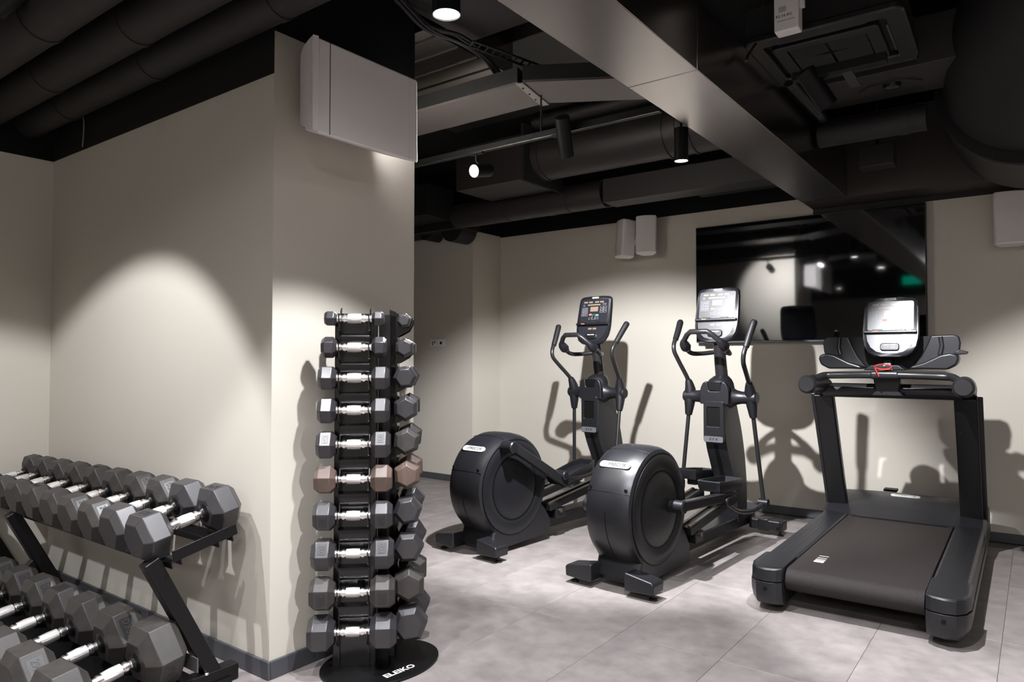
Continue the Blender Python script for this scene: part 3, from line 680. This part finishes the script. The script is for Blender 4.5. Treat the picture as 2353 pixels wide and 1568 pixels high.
# ------------------------------------------------------------------ console shared by the machines
def console(parent, M):
    half = [(.05,.002),(.085,.010),(.115,.030),(.135,.065),(.144,.11),(.146,.16),(.141,.30),(.137,.335),(.128,.350),(.11,.358),(.06,.362)]
    out = half+[(-x, y) for x, y in half[::-1]]
    cons = bpy.data.objects.new('console', B().mk('tmp', M_BEZEL).data); bpy.data.objects.remove(bpy.data.objects['tmp'])
    b = B()
    rg = []
    for z, s in ((-.055,.70),(-.045,.86),(-.012,1.0),(0,.992),(.006,.965)):
        rg.append([Vector((x*s, .18+(y-.18)*s, z)) for x, y in out])
    b.rings(rg); o = b.mk('console', M_BEZEL, parent, ang=50, M=M)
    def part(name, bb, mt, **k): return bb.mk(name, mt, o, **k)
    part('display_panel', B().prism([( x, y) for x, y in rrect(.236,.172,.012, cx=0, cy=.247)], .0055, .0085, 'XY'), M_PANEL)
    low = [(.035,.026),(.07,.036),(.10,.062),(.117,.10),(.122,.135)]
    part('lower_panel', B().prism(low+[(-x, y) for x, y in low[::-1]], .0055, .008, 'XY'), M_PANEL)
    part('reading_ledge', B().box((0,.150,.014),(.272,.014,.022)), M_DARKP, bevel=.003)
    part('ledge_gap', B().box((0,.1395,.0075),(.268,.005,.006)), M_INK)
    part('ledge_clip', B().box((.055,.161,.014),(.05,.010,.006)).box((-.065,.161,.014),(.05,.010,.006)), M_DARKP, bevel=.002)['kind'] = 'stuff'
    part('ledge_mark', B().box((-.075,.152,.0252),(.03,.005,.0008)), M_ORANGE)
    part('badge', B().prism(rrect(.058,.012,.0058, cx=.0, cy=.347), .005, .0085, 'XY'), M_LOGO)
    text('badge_print', 'PRECOR', .0085, M_INK, o, frame((0,.347,.0092),(1,0,0),(0,1,0),(0,0,1)), ext=.0001, shear=.2, sx=1.2)
    b = B()
    for x in (-.078,-.035,.018,.060): b.box((x,.314,.0088),(.033,.011,.0008))
    b.box((-.005,.294,.0088),(.11,.010,.0008)); b.box((0,.262,.0088),(.066,.034,.0008))
    part('display_window', b, M_AMBER)
    b = B()
    def key(cx, cy, w_, h_):
        t_ = .0009
        for dx, dy, a_, c_ in ((0,h_/2,w_,t_),(0,-h_/2,w_,t_),(w_/2,0,t_,h_),(-w_/2,0,t_,h_)): b.box((cx+dx,cy+dy,.0088),(a_,c_,.0006))
    for r_ in range(4):
        for c_ in range(3): key(-.100+.0185*c_, .268-.0165*r_, .013, .0115)
    for r_ in range(3):
        for c_ in range(2): key(.065+.029*c_, .275-.0165*r_, .024, .012)
    key(.076,.297,.011,.010); key(.094,.297,.011,.010); key(-.09,.292,.012,.011)
    for x, y in ((-.028,.193),(.030,.193),(.030,.216)): key(x, y, .024, .012)
    key(.001,.204,.022,.036)
    part('keypad', b, M_KEY)['kind'] = 'stuff'
    part('stop_key', B().prism(rrect(.024,.012,.003,cx=-.028,cy=.222), .0083,.0092,'XY'), M_ORANGE)
    part('go_key', B().prism(rrect(.020,.009,.003,cx=.030,cy=.2165), .0083,.0092,'XY'), M_GREEN)
    part('readout', B().box((-.020,.118,.0084),(.030,.012,.0008)).box((.020,.118,.0084),(.030,.012,.0008)), M_AMBER)
    part('adjust_pod', B().prism(rrect(.098,.044,.016,cx=0,cy=.062), .007,.018,'XY'), M_DARKP, bevel=.004)
    part('adjust_key', B().prism(rrect(.028,.014,.003,cx=-.016,cy=.056), .0175,.0195,'XY').prism(rrect(.028,.014,.003,cx=.016,cy=.056), .0175,.0195,'XY'), M_BEZEL)
    part('adjust_window', B().box((-.016,.072,.0185),(.028,.007,.0012)).box((.016,.072,.0185),(.028,.007,.0012)), M_LOGO)
    return o

# ------------------------------------------------------------------ elliptical trainers
def elliptical(label, ox, oy, rz, ph):
    t = thing('elliptical_trainer', label, 'elliptical trainer', (ox, oy, 0), rz)
    # base
    B().bb(-.065,.065,.35,1.80,.055,.135).mk('base_frame', M_DARKP, t, bevel=.008)
    for y, n_ in ((.02,'rear_foot'),):
        for s in (-1, 1):
            poly = [(s*.10,.030),(s*.262,.036),(s*.266,.085),(s*.255,.098),(s*.10,.122)]
            B().prism(poly, y-.055, y+.055, 'XZ').mk(n_, M_SATIN, t, bevel=.010, seg=3)
            B().lathe([(0,.022),(.008,.022),(.012,.008),(.035,.008)], 20, 'Z', Matrix.Translation((s*.235,y,.0))).mk('levelling_foot', M_DARKP, t)
    for s in (-1, 1):
        B().bb(min(s*.07,s*.30),max(s*.07,s*.30),1.66,1.76,.035,.105).mk('front_foot', M_SATIN, t, bevel=.012, seg=3)
        B().bb(s*.17-.035,s*.17+.035,1.655,1.765,.03,.11).mk('foot_band', M_DARKP, t, bevel=.006)
        B().lathe([(0,.022),(.008,.022),(.012,.008),(.037,.008)], 20, 'Z', Matrix.Translation((s*.27,1.71,0))).mk('levelling_foot', M_DARKP, t)
    # rear drive housing
    cy, cz, RD = .27, .405, .325
    prof = []
    for k in range(37):
        a = R(234-k*264/36); prof.append((cy+RD*math.cos(a), cz+RD*math.sin(a)*1.0))
    prof += [(.60,.20),(.66,.14),(.66,.05),(.07,.03),(.045,.06)]
    hw = .136
    b = B(); rg = []
    for x, s in ((-hw, .90), (-hw*.93, .945), (-hw*.70, .985), (-hw*.35, 1.0), (hw*.35, 1.0), (hw*.70, .985), (hw*.93, .945), (hw, .90)):
        rg.append([Vector((x, cy+(y-cy)*s, cz+(z-cz)*s if z > .15 else z)) for y, z in prof])
    b.rings(rg); hs = b.mk('drive_housing', M_SATIN, t, ang=28)
    def on_rim(a, r=RD): return (cy+r*math.cos(a), cz+r*math.sin(a))
    # seam lines on the housing
    B().tube([(0, *on_rim(R(q), RD+.0008)) for q in range(178, 232, 4)] , .0014, 6).mk('seam', M_INK, hs)
    for q in (160, 108): B().tube([(x, *on_rim(R(q), RD*(1-.055*(abs(x)/hw)**3)+.0004)) for x in [-.13+.02*k for k in range(14)]], .0015, 6).mk('seam', M_INK, hs)
    for s in (-1, 1): 
        y_, z_ = on_rim(R(157), RD*.985); B().cyl((s*.105,y_+.004,z_),(s*.105,y_-.003,z_+.001),.008,n=12).mk('screw', M_INK, hs)
    a = R(133); y_, z_ = on_rim(a, RD+.0015)
    Mp = frame((0,y_,z_), (1,0,0), (0,math.sin(a),-math.cos(a)), (0,math.cos(a),math.sin(a)))
    B().prism(rrect(.185,.040,.0198), -.004, .002, 'XY').mk('name_plate', M_LOGO, t, M=Mp)
    text('name_print', '///PRECOR', .030, M_INK, t, Mp @ Matrix.Translation((0,0,.0024)), ext=.0002, shear=.12, sx=.95, bold=.0002)
    # side discs
    for s in (-1, 1):
        Md = Matrix.Translation((s*hw, cy+.005, cz-.01)) @ (Matrix() if s > 0 else Matrix.Rotation(math.pi,4,'Z'))
        B().lathe([(-.02,.290),(.004,.290),(.006,.286),(.006,.215),(.001,.208),(-.0005,.200),(.008,.175),(.012,.10),(.0125,.0005)], 72, 'X', Md).mk('side_disc', M_SATIN, t, ang=40)
        B().lathe([(-.02,.296),(.001,.296),(.001,.290)], 72, 'X', Md).mk('disc_gap', M_INK, t)
    # ramp with twin rails
    for s in (-1, 1):
        X = s*.118
        B().beam((X,.60,.215),(X,1.28,.31),.085,.045).mk('ramp_rail', M_DARKP, t, bevel=.004)
        for q in (-.028,.028): B().beam((X+q,.60,.243),(X+q,1.26,.336),.020,.010).mk('rail_strip', M_RAIL, t, bevel=.002)
    B().bb(-.16,.16,.66,.76,.135,.20).mk('ramp_mount', M_DARKP, t, bevel=.006)
    B().bb(-.09,.09,.60,.68,.130,.150).mk('mount_plate', M_SATIN, t, bevel=.003)
    B().cyl((-.175,.70,.185),(.175,.70,.185),.014,n=16).mk('pivot_rod', M_RAIL, t)
    # tower: curved housing, local y,z side profile
    usr = [(1.30,.93),(1.285,.72),(1.33,.60),(1.40,.45),(1.455,.30),(1.48,.10)]
    bak = [(1.66,.10),(1.66,.25),(1.63,.45),(1.58,.65),(1.53,.80),(1.49,.92),(1.44,.99)]
    side = usr[::-1]+[(1.30,1.00)]+bak[::-1]
    b = B(); rg = []
    # smooth resample
    def cat(P, n=5):
        Q = []
        for i in range(len(P)-1):
            a_, b_, c_, d_ = [Vector(P[max(min(j,len(P)-1),0)]) for j in (i-1,i,i+1,i+2)]
            for k in range(n):
                tt = k/n; Q.append(.5*((2*b_)+(-a_+c_)*tt+(2*a_-5*b_+4*c_-d_)*tt*tt+(-a_+3*b_-3*c_+d_)*tt**3))
        Q.append(Vector(P[-1])); return Q
    up_ = cat([(1.48,.10),(1.44,.30),(1.375,.46),(1.300,.61),(1.268,.74),(1.27,.94)]); bp_ = cat([(1.66,.10),(1.665,.30),(1.64,.50),(1.585,.70),(1.51,.87),(1.46,.97)])
    for u_, v_ in zip(up_, bp_):
        w1, w2 = .072, .054
        m_ = u_.lerp(v_, .30)
        rg.append([Vector((-w1,u_.x+.008,u_.y)),Vector((-w1+.012,u_.x,u_.y)),Vector((w1-.012,u_.x,u_.y)),Vector((w1,u_.x+.008,u_.y)),Vector((w1+.004,m_.x,m_.y)),Vector((w2+.012,v_.x-.02,v_.y)),Vector((w2-.01,v_.x,v_.y)),Vector((-w2+.01,v_.x,v_.y)),Vector((-w2-.012,v_.x-.02,v_.y)),Vector((-w1-.004,m_.x,m_.y))])
    b.rings(rg); tower = b.mk('front_tower', M_SATIN, t, ang=30)
    # adjustment slot and ticks
    P_ = [v for v in up_]
    sl = [v for v in P_ if .22 < v.y < .64]
    b = B()
    b.rings([[Vector((s_*.014, v.x+dy, v.y)) for s_, dy in ((-1,-.0025),(1,-.0025),(1,.004),(-1,.004))] for v in sl]); b.mk('slot', M_INK, tower)
    b = B()
    for v in sl[1::2]:
        for s in (-1, 1): b.box((s*.034, v.x+.0010, v.y), (.022, .0035, .0016))
    b.mk('tick', M_STEELM, tower)
    # face plate with bottle window and letters
    fp = B()
    o_ = rrect(.138,.27,.014, cx=0, cy=.785); i_ = rrect(.090,.128,.008, cx=0, cy=.818); n = len(o_)
    vs = [(x,1.256,z) for x,z in o_]+[(x,1.256,z) for x,z in i_]+[(x,1.276,z) for x,z in o_]+[(x,1.276,z) for x,z in i_]
    fs = []
    for k in range(n):
        j = (k+1) % n; fs += [(k,j,n+j,n+k),(2*n+k,3*n+k,3*n+j,2*n+j),(k,2*n+k,2*n+j,j),(n+k,n+j,3*n+j,3*n+k)]
    fp.add(vs, fs); plate = fp.mk('face_plate', M_SATIN, t, bevel=.003)
    B().bb(-.046,.046,1.262,1.266,.752,.884).mk('window', M_INK, plate)
    B().prism(rrect(.132,.038,.010,cx=0,cy=.672), 1.2535, 1.2565, 'XZ').mk('letter_band', mat('band_grey',(.10,.10,.108),.4), plate)
    text('letters', 'E F X', .022, M_INK, plate, frame((0,1.2530,.672),(1,0,0),(0,0,1),(0,-1,0)), ext=.0002, shear=.3, bold=.0003, sx=1.15)
    # shoulder with pivots + cup holder
    B().lathe([(-.178,.040),(-.155,.040),(-.12,.047),(-.085,.066),(-.07,.076),(.07,.076),(.085,.066),(.12,.047),(.155,.040),(.178,.040)], 32, 'X', Matrix.Translation((0,1.36,.945))).mk('shoulder', M_SATIN, t)
    U = [(-.098,.90),(-.100,.97),(-.094,1.010),(-.080,1.038),(-.062,1.050),(-.048,1.044),(-.043,1.02),(-.041,.995),(-.034,.986),(.034,.986),(.041,.995),(.043,1.02),(.048,1.044),(.062,1.050),(.080,1.038),(.094,1.010),(.100,.97),(.098,.90)]
    B().prism(U, 1.268, 1.300, 'XZ').mk('cup_holder', M_SATIN, t, bevel=.010, seg=4)
    b = B(); n = 28
    def cup(rx, ry, z, y=1.365): return [Vector((rx*math.cos(2*math.pi*k/n), y+ry*math.sin(2*math.pi*k/n), z)) for k in range(n)]
    b.rings([cup(.100,.085,.90), cup(.099,.082,.99), cup(.090,.078,1.035), cup(.072,.070,1.062,1.375), cup(.046,.046,1.085,1.388)]); b.mk('cup_shell', M_SATIN, t, ang=50)
    B().prism([(-.040,.99),(.040,.99),(.044,1.045),(-.044,1.045)], 1.272, 1.284, 'XZ').mk('cup_well', M_INK, t)
    # neck and console
    B().tube([(0,1.42,.98),(0,1.385,1.12),(0,1.36,1.26),(0,1.345,1.34)], [.042,.040,.038,.036], 20, smooth=3).mk('neck', M_TUBE, t)
    B().box((0,1.335,1.335),(.13,.07,.05)).mk('console_mount', M_DARKP, t, bevel=.012)
    q = R(79)
    Mc = Matrix.Translation((0,1.285,1.302)) @ Matrix.Rotation(q, 4, 'X')
    console(t, Mc @ Matrix.Scale(1.05, 4))
    # fixed handlebar loop
    for s in (-1, 1):
        B().tube([(s*.03,1.365,1.245),(s*.09,1.30,1.235),(s*.128,1.22,1.235),(s*.136,1.155,1.262),(s*.130,1.125,1.29)], .015, 14, smooth=5).mk('lower_bar', M_TUBE, t)
        B().tube([(s*.128,1.165,1.258),(s*.131,1.135,1.275),(s*.128,1.105,1.295),(s*.121,1.08,1.318)], [.016,.034,.031,.018], 18, smooth=4).mk('bar_knob', M_SATIN, t)
    B().tube([(-.123,1.085,1.312),(-.085,1.055,1.352),(-.056,1.045,1.372),(.056,1.045,1.372),(.085,1.055,1.352),(.123,1.085,1.312)], .017, 16).mk('hand_sensor_bar', M_TUBE, t)
    # moving arms, crank arms, pedals for each side
    for s, p in zip((-1, 1), ph):
        g, rodend, crank, ped, link = p
        pv = Vector((s*.212, 1.36, .945))
        def sw(v):      # swing about the pivot
            a_ = R(g); y = v[1]*math.cos(a_)-v[2]*math.sin(a_); z = v[1]*math.sin(a_)+v[2]*math.cos(a_); return (pv.x+v[0]*s, pv.y+y, pv.z+z)
        arm = bpy.data.objects.new('moving_arm', B().tube([sw(v) for v in ((0,0,.06),(.010,-.03,.12),(.036,-.125,.24),(.047,-.162,.295),(.054,-.155,.345),(.062,-.110,.395))], .0145, 14, smooth=5).mk('tmp', M_TUBE).data)
        bpy.data.objects.remove(bpy.data.objects['tmp']); C.objects.link(arm); arm.parent = t
        B().tube([sw(v) for v in ((.060,-.122,.380),(.070,-.07,.44),(.084,-.012,.508),(.087,-.002,.520))], [.019,.021,.022,.012], 16, smooth=3).mk('hand_grip', M_GRIP, arm)
        re = Vector(rodend)
        dn = (re-pv).normalized()
        B().tube([Vector(sw((.008,-.022,.11))), Vector(sw((0,-.003,.045))), pv+dn*.04, pv+dn*.13], [.020,.036,.036,.022], 18, smooth=3).mk('arm_joint', M_SATIN, arm)
        B().lathe([(-.035,.040),(.035,.040),(.042,.034)], 28, 'X', Matrix.Translation(pv) @ (Matrix() if s > 0 else Matrix.Rotation(math.pi,4,'Z'))).mk('pivot_cap', M_SATIN, arm)
        B().cyl(pv+dn*.12, re, .0135, n=14).mk('rod', M_TUBE, arm)
        B().lathe([(-.03,.026),(.03,.026)], 20, 'X', Matrix.Translation(re)).mk('rod_end', M_SATIN, arm)
        # crank knob + foot arm
        X = s*.205
        B().lathe([(-.055,.036),(.025,.036),(.032,.030)] if s > 0 else [(-.032,.030),(-.025,.036),(.055,.036)], 28, 'X', Matrix.Translation((X, crank[0], crank[1]))).mk('crank_knob', M_SATIN, t)
        kn = Vector((X, link[0], link[1]))
        B().beam((X, crank[0]+.02, crank[1]-.0), (X, ped[0]-.08, ped[1]-.055), .045, .055).mk('foot_arm', M_TUBE, t, bevel=.006)
        B().lathe([(-.04,.030),(.035,.030),(.042,.024)] if s > 0 else [(-.042,.024),(-.035,.030),(.04,.030)], 24, 'X', Matrix.Translation(kn)).mk('link_knob', M_SATIN, t)
        B().tube([kn+Vector((s*.01,.0,-.01)), kn.lerp(re,.35)+Vector((0,0,-.06)), kn.lerp(re,.75)+Vector((0,0,-.05)), re], .015, 12, smooth=6).mk('link_bar', M_TUBE, t)
        # pedal tray
        a_ = R(ped[2])
        Mp2 = Matrix.Translation((s*.150, ped[0]+.05, ped[1])) @ Matrix.Rotation(a_, 4, 'X')
        pd = [(-.070,-.19),(.070,-.19),(.080,-.13),(.082,.11),(.058,.19),(-.058,.19),(-.082,.11),(-.080,-.13)]
        b = B(); sc = lambda k, z, dy=0: [Vector((x*k, y*k+dy, z)) for x, y in pd]
        b.rings([sc(.90,-.030), sc(.98,-.005), sc(1.02,.030), sc(1.0,.034), sc(.93,.032), sc(.90,.002)]); b.mk('pedal', M_SATIN, t, M=Mp2, ang=40)
        B().box((0,.0,-.045),(.06,.22,.05)).mk('pedal_carrier', M_DARKP, t, M=Mp2, bevel=.008)
    return t
E2 = elliptical('elliptical trainer nearer the treadmill, its name plate brightly lit', -1.783, 3.245, R(-3.4), (
    (-4, (-.262,1.31,.24), (.12,.40), (1.30,.42,-6), (.85,.34)),
    (17, (.255,1.45,.262), (.37,.40), (.99,.425,-3), (.93,.345))))
E1 = elliptical('elliptical trainer farther left near the room corner, in shade', -2.80, 3.31, R(-5.2), (
    (9, (-.228,1.38,.30), (.35,.14), (.66,.36,4), (.55,.24)),
    (4, (.245,1.25,.50), (.16,.66), (.80,.42,12), (.66,.43))))

# ------------------------------------------------------------------ treadmill
tm = thing('treadmill', 'black treadmill facing the television with trays beside its console', 'treadmill', (-.685, 3.44, 0), R(0.6))
# belt
prof = []
for k in range(13):
    a = R(90+180*k/12); prof.append((.075+.052*math.cos(a), .150+.052*math.sin(a)))
prof = [(1.52,.202)]+prof+[(1.52,.098)]
B().prism(prof, -.285, .285, 'YZ').mk('belt', M_BELT, tm, ang=30)
B().bb(-.30,.30,.12,1.55,.11,.19).mk('deck', M_DARKP, tm)
b = B()
for k, y in enumerate((.268,.279,.291,.304,.320,.340,.366,.402)): b.box((-.195+.0, y, .2025), (.075, .004, .0008))
b = B()
for y in (.150,.158,.167,.178,.192,.210,.236,.275): b.box((-.188, y+.10, .2026), (.045, .0042, .0008))
b.mk('belt_print', M_PRINT, tm)
for s in (-1, 1):
    rp = [(s*.288,.195),(s*.300,.206),(s*.43,.206),(s*.442,.190),(s*.445,.12),(s*.430,.085),(s*.30,.085)]
    B().prism(rp, .24, 1.56, 'XZ').mk('side_rail', M_SATIN, tm, bevel=.006, seg=3)
    for q in (.345,.370,.395): B().bb(s*q-.0008, s*q+.0008, .32, 1.52, .2058,.2068).mk('rail_line', M_TUBE, tm)
    B().bb(min(s*.287,s*.2885),max(s*.287,s*.2885),.1,1.5,.19,.2045).mk('edge_gap', M_INK, tm)
    # end caps: upper and lower shells
    def cap(z0, z1, g): 
        pl = [(s*.292, .262), (s*.292, -.005+g), (s*.315, -.028+g), (s*.36, -.040+g), (s*.405, -.028+g), (s*.435-s*g, .01), (s*.452-s*g, .08), (s*.452-s*g, .262)]
        return pl
    b = B(); rg = []
    for z, g, k in ((.205,.020,1),(.212,.012,1),(.205,.002,1),(.150,0,1)):
        rg.append([Vector((x, y, z)) for x, y in cap(0,0,g)])
    rg[0] = [Vector((x*.98+s*.006, max(y,.02), .214)) for x, y in cap(0,0,.03)]
    b.rings(rg); b.mk('cap_upper', M_SATIN, tm, ang=40, bevel=.004)
    b = B(); rg = []
    for z, g in ((.146,-.003),(.10,-.002),(.065,.006),(.043,.020),(.032,.042)):
        rg.append([Vector((x, y, z)) for x, y in cap(0,0,g)])
    b.rings(rg); b.mk('cap_lower', M_SATIN, tm, ang=40, bevel=.004)
    B().cyl((s*.36,-.047,.118),(s*.36,-.03,.118),.009,n=14).mk('cap_bolt', M_INK, tm)
    B().bb(min(s*.443,s*.452),max(s*.443,s*.452),.26,2.0,.09,.118).mk('side_trim', M_TUBE, tm, bevel=.002)
    B().cyl((s*.36,.16,0),(s*.36,.16,.06),.020,n=16).mk('foot', M_DARKP, tm)
    B().cyl((s*.36,1.85,0),(s*.36,1.85,.06),.03,n=16).mk('foot', M_DARKP, tm)
# hood
b = B(); rg = []
secs = [(-.447,.86),(-.43,.97),(-.36,1.0),(-.2,1.03),(0,1.04),(.2,1.03),(.36,1.0),(.43,.97),(.447,.86)]
for x, k in secs:
    base = [(1.455 if abs(x) < .3 else 1.525, .205), (1.60,.245), (1.74,.285), (1.86,.300), (1.97,.285), (2.06,.22), (2.09,.12), (2.09,.06), (1.50,.06)]
    rg.append([Vector((x, y, .06+(z-.06)*k)) for y, z in base])
b.rings(rg); b.mk('motor_cover', M_SATIN, tm, ang=28)
sl_ = math.atan2(.018,.10)
Mh = frame((.0,1.80,.303),(1,0,0),(0,math.cos(.14),math.sin(.14)),(0,-math.sin(.14),math.cos(.14)))
B().prism(rrect(.17,.034,.0168), -.004, .004, 'XY').mk('name_plate', mat('plate_dim',(.45,.44,.42),.4), tm, M=Mh)
text('name_print', '///PRECOR', .026, M_INK, tm, Mh @ Matrix.Translation((0,0,.0045)), ext=.0002, shear=.12, bold=.0002)
B().bb(-.16,-.08,2.02,2.10,.285,.30).mk('power_clip', M_INK, tm)
B().bb(-.26,.26,1.452,1.462,.196,.206).mk('belt_gap', M_INK, tm)
# uprights
for s in (-1, 1):
    X = s*.372
    B().beam((X,1.66,.20),(X,1.25,.985),.055,.115, up=(1,0,0)).mk('upright', M_STEELM, tm, bevel=.010, seg=3)
    B().beam((X+s*.018,1.675,.22),(X+s*.018,1.27,.985),.020,.125, up=(1,0,0)).mk('upright_trim', M_SATIN, tm, bevel=.006)
    for k in (.30,.45): B().cyl((X-s*.03, 1.60-.41*k/.8*1.9+.1, .98-.0-k*.45),(X-s*.027, 1.60-.41*k/.8*1.9+.1, .98-k*.45),.006,n=10).mk('screw', M_INK, tm)
    # side arm towards the runner
    b = B().tube([(X,1.30,.985),(X,1.24,1.030),(X+s*.006,1.10,1.052),(X+s*.010,.97,1.052),(X+s*.012,.90,1.050)], [.050,.056,.052,.050,.050], 24, smooth=5)
    b.mk('side_arm', M_SATIN, tm)
    B().tube([(X+s*.012,.925,1.051),(X+s*.012,.885,1.050),(X+s*.012,.868,1.050)], [.0535,.053,.040], 24, smooth=3).mk('arm_cap', M_TUBE, tm)
B().cyl((-.36,1.20,1.010),(.36,1.20,1.010),.043,n=28).mk('cross_tube', M_TUBE, tm)
B().tube([(-.365,.98,1.075),(-.33,1.02,1.098),(-.28,1.04,1.103),(-.10,1.02,1.108),(.10,1.02,1.108),(.28,1.04,1.103),(.33,1.02,1.098),(.365,.98,1.075)], .021, 16, smooth=4).mk('hand_bar', M_TUBE, tm)
B().box((0,1.02,1.108),(.155,.048,.048)).mk('sensor_block', M_SATIN, tm, bevel=.018, seg=4)
B().prism([(-.075,1.11),(.075,1.11),(.060,1.02),(.085,.985),(-.085,.985),(-.060,1.02)], 1.10, 1.19, 'XZ').mk('centre_bracket', M_DARKP, tm, bevel=.006)
B().prism([(-.11,1.135),(.11,1.135),(.07,1.165),(-.07,1.165)], 1.02, 1.20, 'XZ').mk('neck_cover', M_SATIN, tm, bevel=.006)
B().beam((0,1.16,1.12),(0,1.22,1.30),.10,.05, up=(1,0,0)).mk('console_neck', M_DARKP, tm, bevel=.008)
B().prism([(-.20,1.15),(-.12,1.14),(.12,1.14),(.20,1.15),(.24,1.33),(-.24,1.33)], 1.215, 1.24, 'XZ').mk('back_shell', M_INK, tm)
for s in (-1, 1):
    sh = [(.115,1.145),(.185,1.165),(.25,1.205),(.325,1.212),(.352,1.235),(.358,1.29),(.350,1.325),(.325,1.335),(.215,1.332),(.195,1.28),(.165,1.215)]
    B().prism([(s*x, z) for x, z in sh], 1.175, 1.21, 'XZ').mk('tray_back', M_SATIN, tm, bevel=.008, seg=3)
    lip = [(.115,1.140),(.185,1.142),(.30,1.140),(.345,1.165),(.358,1.20),(.350,1.222),(.315,1.232),(.27,1.222),(.19,1.180),(.13,1.160)]
    B().prism([(s*x, z) for x, z in lip], 1.05, 1.18, 'XZ').mk('tray_pocket', M_SATIN, tm, bevel=.012, seg=3)
    B().tube([(s*.262,1.172,1.325),(s*.268,1.172,1.27),(s*.258,1.168,1.225)], .012, 10).mk('tray_rib', M_TUBE, tm)
B().prism([(.345,1.222),(.392,1.226),(.398,1.238),(.36,1.25),(.33,1.236)], 1.06, 1.14, 'XZ').mk('phone_ledge', M_SATIN, tm, bevel=.004)
console(tm, Matrix.Translation((.020,1.075,1.205)) @ Matrix.Rotation(R(78), 4, 'X'))
# red safety cord
B().tube([(-.03,1.0,1.140),(-.045,.985,1.155),(-.02,.985,1.168),(.02,.985,1.168),(.04,.985,1.158),(.03,.985,1.146),(-.01,.985,1.142),(-.04,.985,1.146),(-.03,.978,1.12),(-.022,.978,1.10)], .0032, 8, smooth=5).mk('safety_cord', M_RED, tm)
B().box((0,.999,1.140),(.085,.006,.006)).mk('safety_print', M_ORANGE, tm)
B().tube([(0,.99,1.16),(.02,.985,1.172)], .004, 8).mk('cord_clip', M_LOGO, tm)
